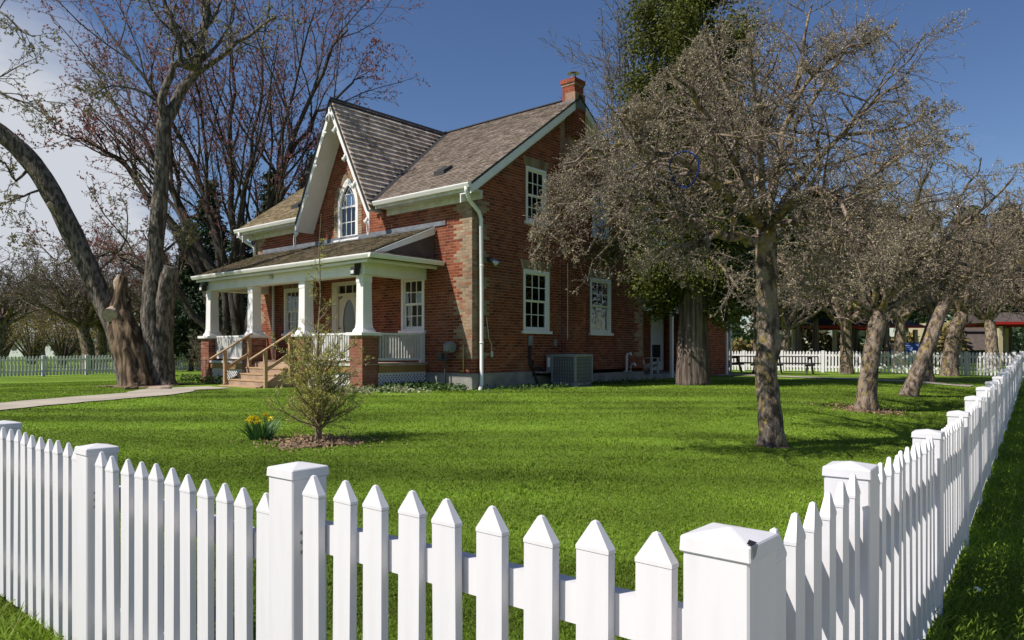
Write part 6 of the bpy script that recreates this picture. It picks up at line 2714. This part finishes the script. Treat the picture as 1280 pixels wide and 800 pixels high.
def pavilion(base, rz, Lx, Ly, posts, label, H=2.45):
    r_ = empty('pavilion', base, rz)
    tag(r_, label, 'pavilion', 'red trimmed pavilions')
    b = MB()
    b.prism([(-Lx / 2 - .4, -Ly / 2 - .4, H + .2), (-Lx / 2 - .4, 0, H + .9), (-Lx / 2 - .4, Ly / 2 + .4, H + .2)], (Lx + .8, 0, 0))
    b.build('roof', M['brown_roof'], r_)
    for ya in (-Ly / 2 - .46, Ly / 2 + .41):
        b = MB()
        b.box(-Lx / 2 - .45, Lx / 2 + .45, ya, ya + .05, H + .04, H + .20)
        b.build('red_fascia', M['red_paint'], r_)
    for i in range(posts):
        for y in (-Ly / 2, Ly / 2):
            b = MB()
            x = -Lx / 2 + Lx * i / (posts - 1)
            b.box(x - .11, x + .11, y - .11, y + .11, 0, H - .06)
            b.build('post', M['beige'], r_)
    return r_


pavilion(at(1045, 52), R(4), 8.5, 5, 4, 'long low pavilion with a red fascia behind the picnic tables')
pavilion(at(1285, 47), R(-6), 6.0, 5, 3, 'pavilion with a bright red fascia at the right edge beyond the fence corner', 2.55)
bd = empty('beige_building', at(1180, 56), R(-12))
tag(bd, 'pale beige building with a brown hipped roof beyond the far fence on the right', 'building')
b = MB()
b.box(-1.0, .9, 0, 5, 0, 3.1)
b.build('wall', M['beige'], bd)
b = MB()
for x in (-.55, 0, .5):
    b.box(x - .03, x + .03, -.03, 0, .1, 3.0)
b.build('batten', M['wood'], bd)
b = MB()
b.add([(1.0, -1, 1.0), (4.0, -1, 1.0), (4.0, 4, 1.0), (1.0, 4, 1.0), (1.3, .8, 2.7), (3.2, .8, 2.7), (3.2, 2.5, 2.7), (1.3, 2.5, 2.7)], [(0, 1, 5, 4), (1, 2, 6, 5), (2, 3, 7, 6), (3, 0, 4, 7), (4, 5, 6, 7)])
b.build('roof', M['brown_roof'], bd)
b = MB()
b.box(1.1, 3.8, -.8, 3.8, 0, 1.0)
b.build('low_wall', M['dark'], bd)
b = MB()
b.box(1.0, 3.5, 0, .2, 2.72, 3.0)
b.build('parapet', M['beige'], bd)
sh_ = empty('white_shed', at(1034, 66), R(6))
tag(sh_, 'pale grey gabled shed with a dark wall lamp seen beneath the pavilion', 'shed')
b = MB()
b.prism([(-1.6, 0, 0), (1.6, 0, 0), (1.6, 0, 2.6), (0, 0, 3.3), (-1.6, 0, 2.6)], (0, 4, 0))
b.build('wall', M['grey_board'], sh_)
b = MB()
for s_ in (-1, 1):
    b.prism([(s_ * 1.85, -.15, 2.5), (0, -.15, 3.35), (0, -.15, 3.45), (s_ * 1.85, -.15, 2.6)], (0, 4.3, 0))
b.build('roof', M['brown_roof'], sh_)
b = MB()
b.tube([(-.2, -.02, 1.9), (-.2, -.15, 1.9), (-.2, -.22, 1.7)], [.12, .14, .2], 8)
b.build('lamp', M['dark'], sh_)


def shed(base, rz, w, d, h, hr, mw, mr, label, name='farm_building', cat='building', nwin=3):
    r_ = empty(name, base, rz)
    tag(r_, label, cat)
    b = MB()
    b.prism([(-w / 2, 0, -1), (w / 2, 0, -1), (w / 2, 0, h), (-w / 2, 0, h)], (0, d, 0))
    b.build('wall', mw, r_)
    b = MB()
    b.prism([(-w / 2 - .3, -.4, h + .004), (-w / 2 - .3, d / 2, h + hr), (-w / 2 - .3, d + .4, h + .004)], (w + .6, 0, 0))
    b.build('roof', mr, r_)
    for i in range(nwin):
        x = -w / 2 + w * (i + .5) / nwin
        b = MB()
        b.box(x - .5, x + .5, -.04, -.003, h * .42, h * .78)
        b.build('window', M['oval'], r_)
    return r_


shed(at(42, 150), 0, 12, 8, 3.2, 2, M['white'], M['lead'], 'long white farm building far off beyond the left field')
shed(at(78, 190), 0, 12, 8, 5, 2, M['white'], M['lead'], 'white house far off between the olive leafed trees', nwin=4)
shed(at(226, 72), R(10), 7.0, 5, 3.4, 1.0, M['teal'], M['teal'], 'teal clad shed beyond the fence left of the porch', nwin=2)
shed(at(101, 90), R(-5), 6, 5, 2.4, .8, M['teal'], M['teal'], 'dark teal shed behind the forked bare tree on the left', nwin=2)
bpy.context.view_layer.update()
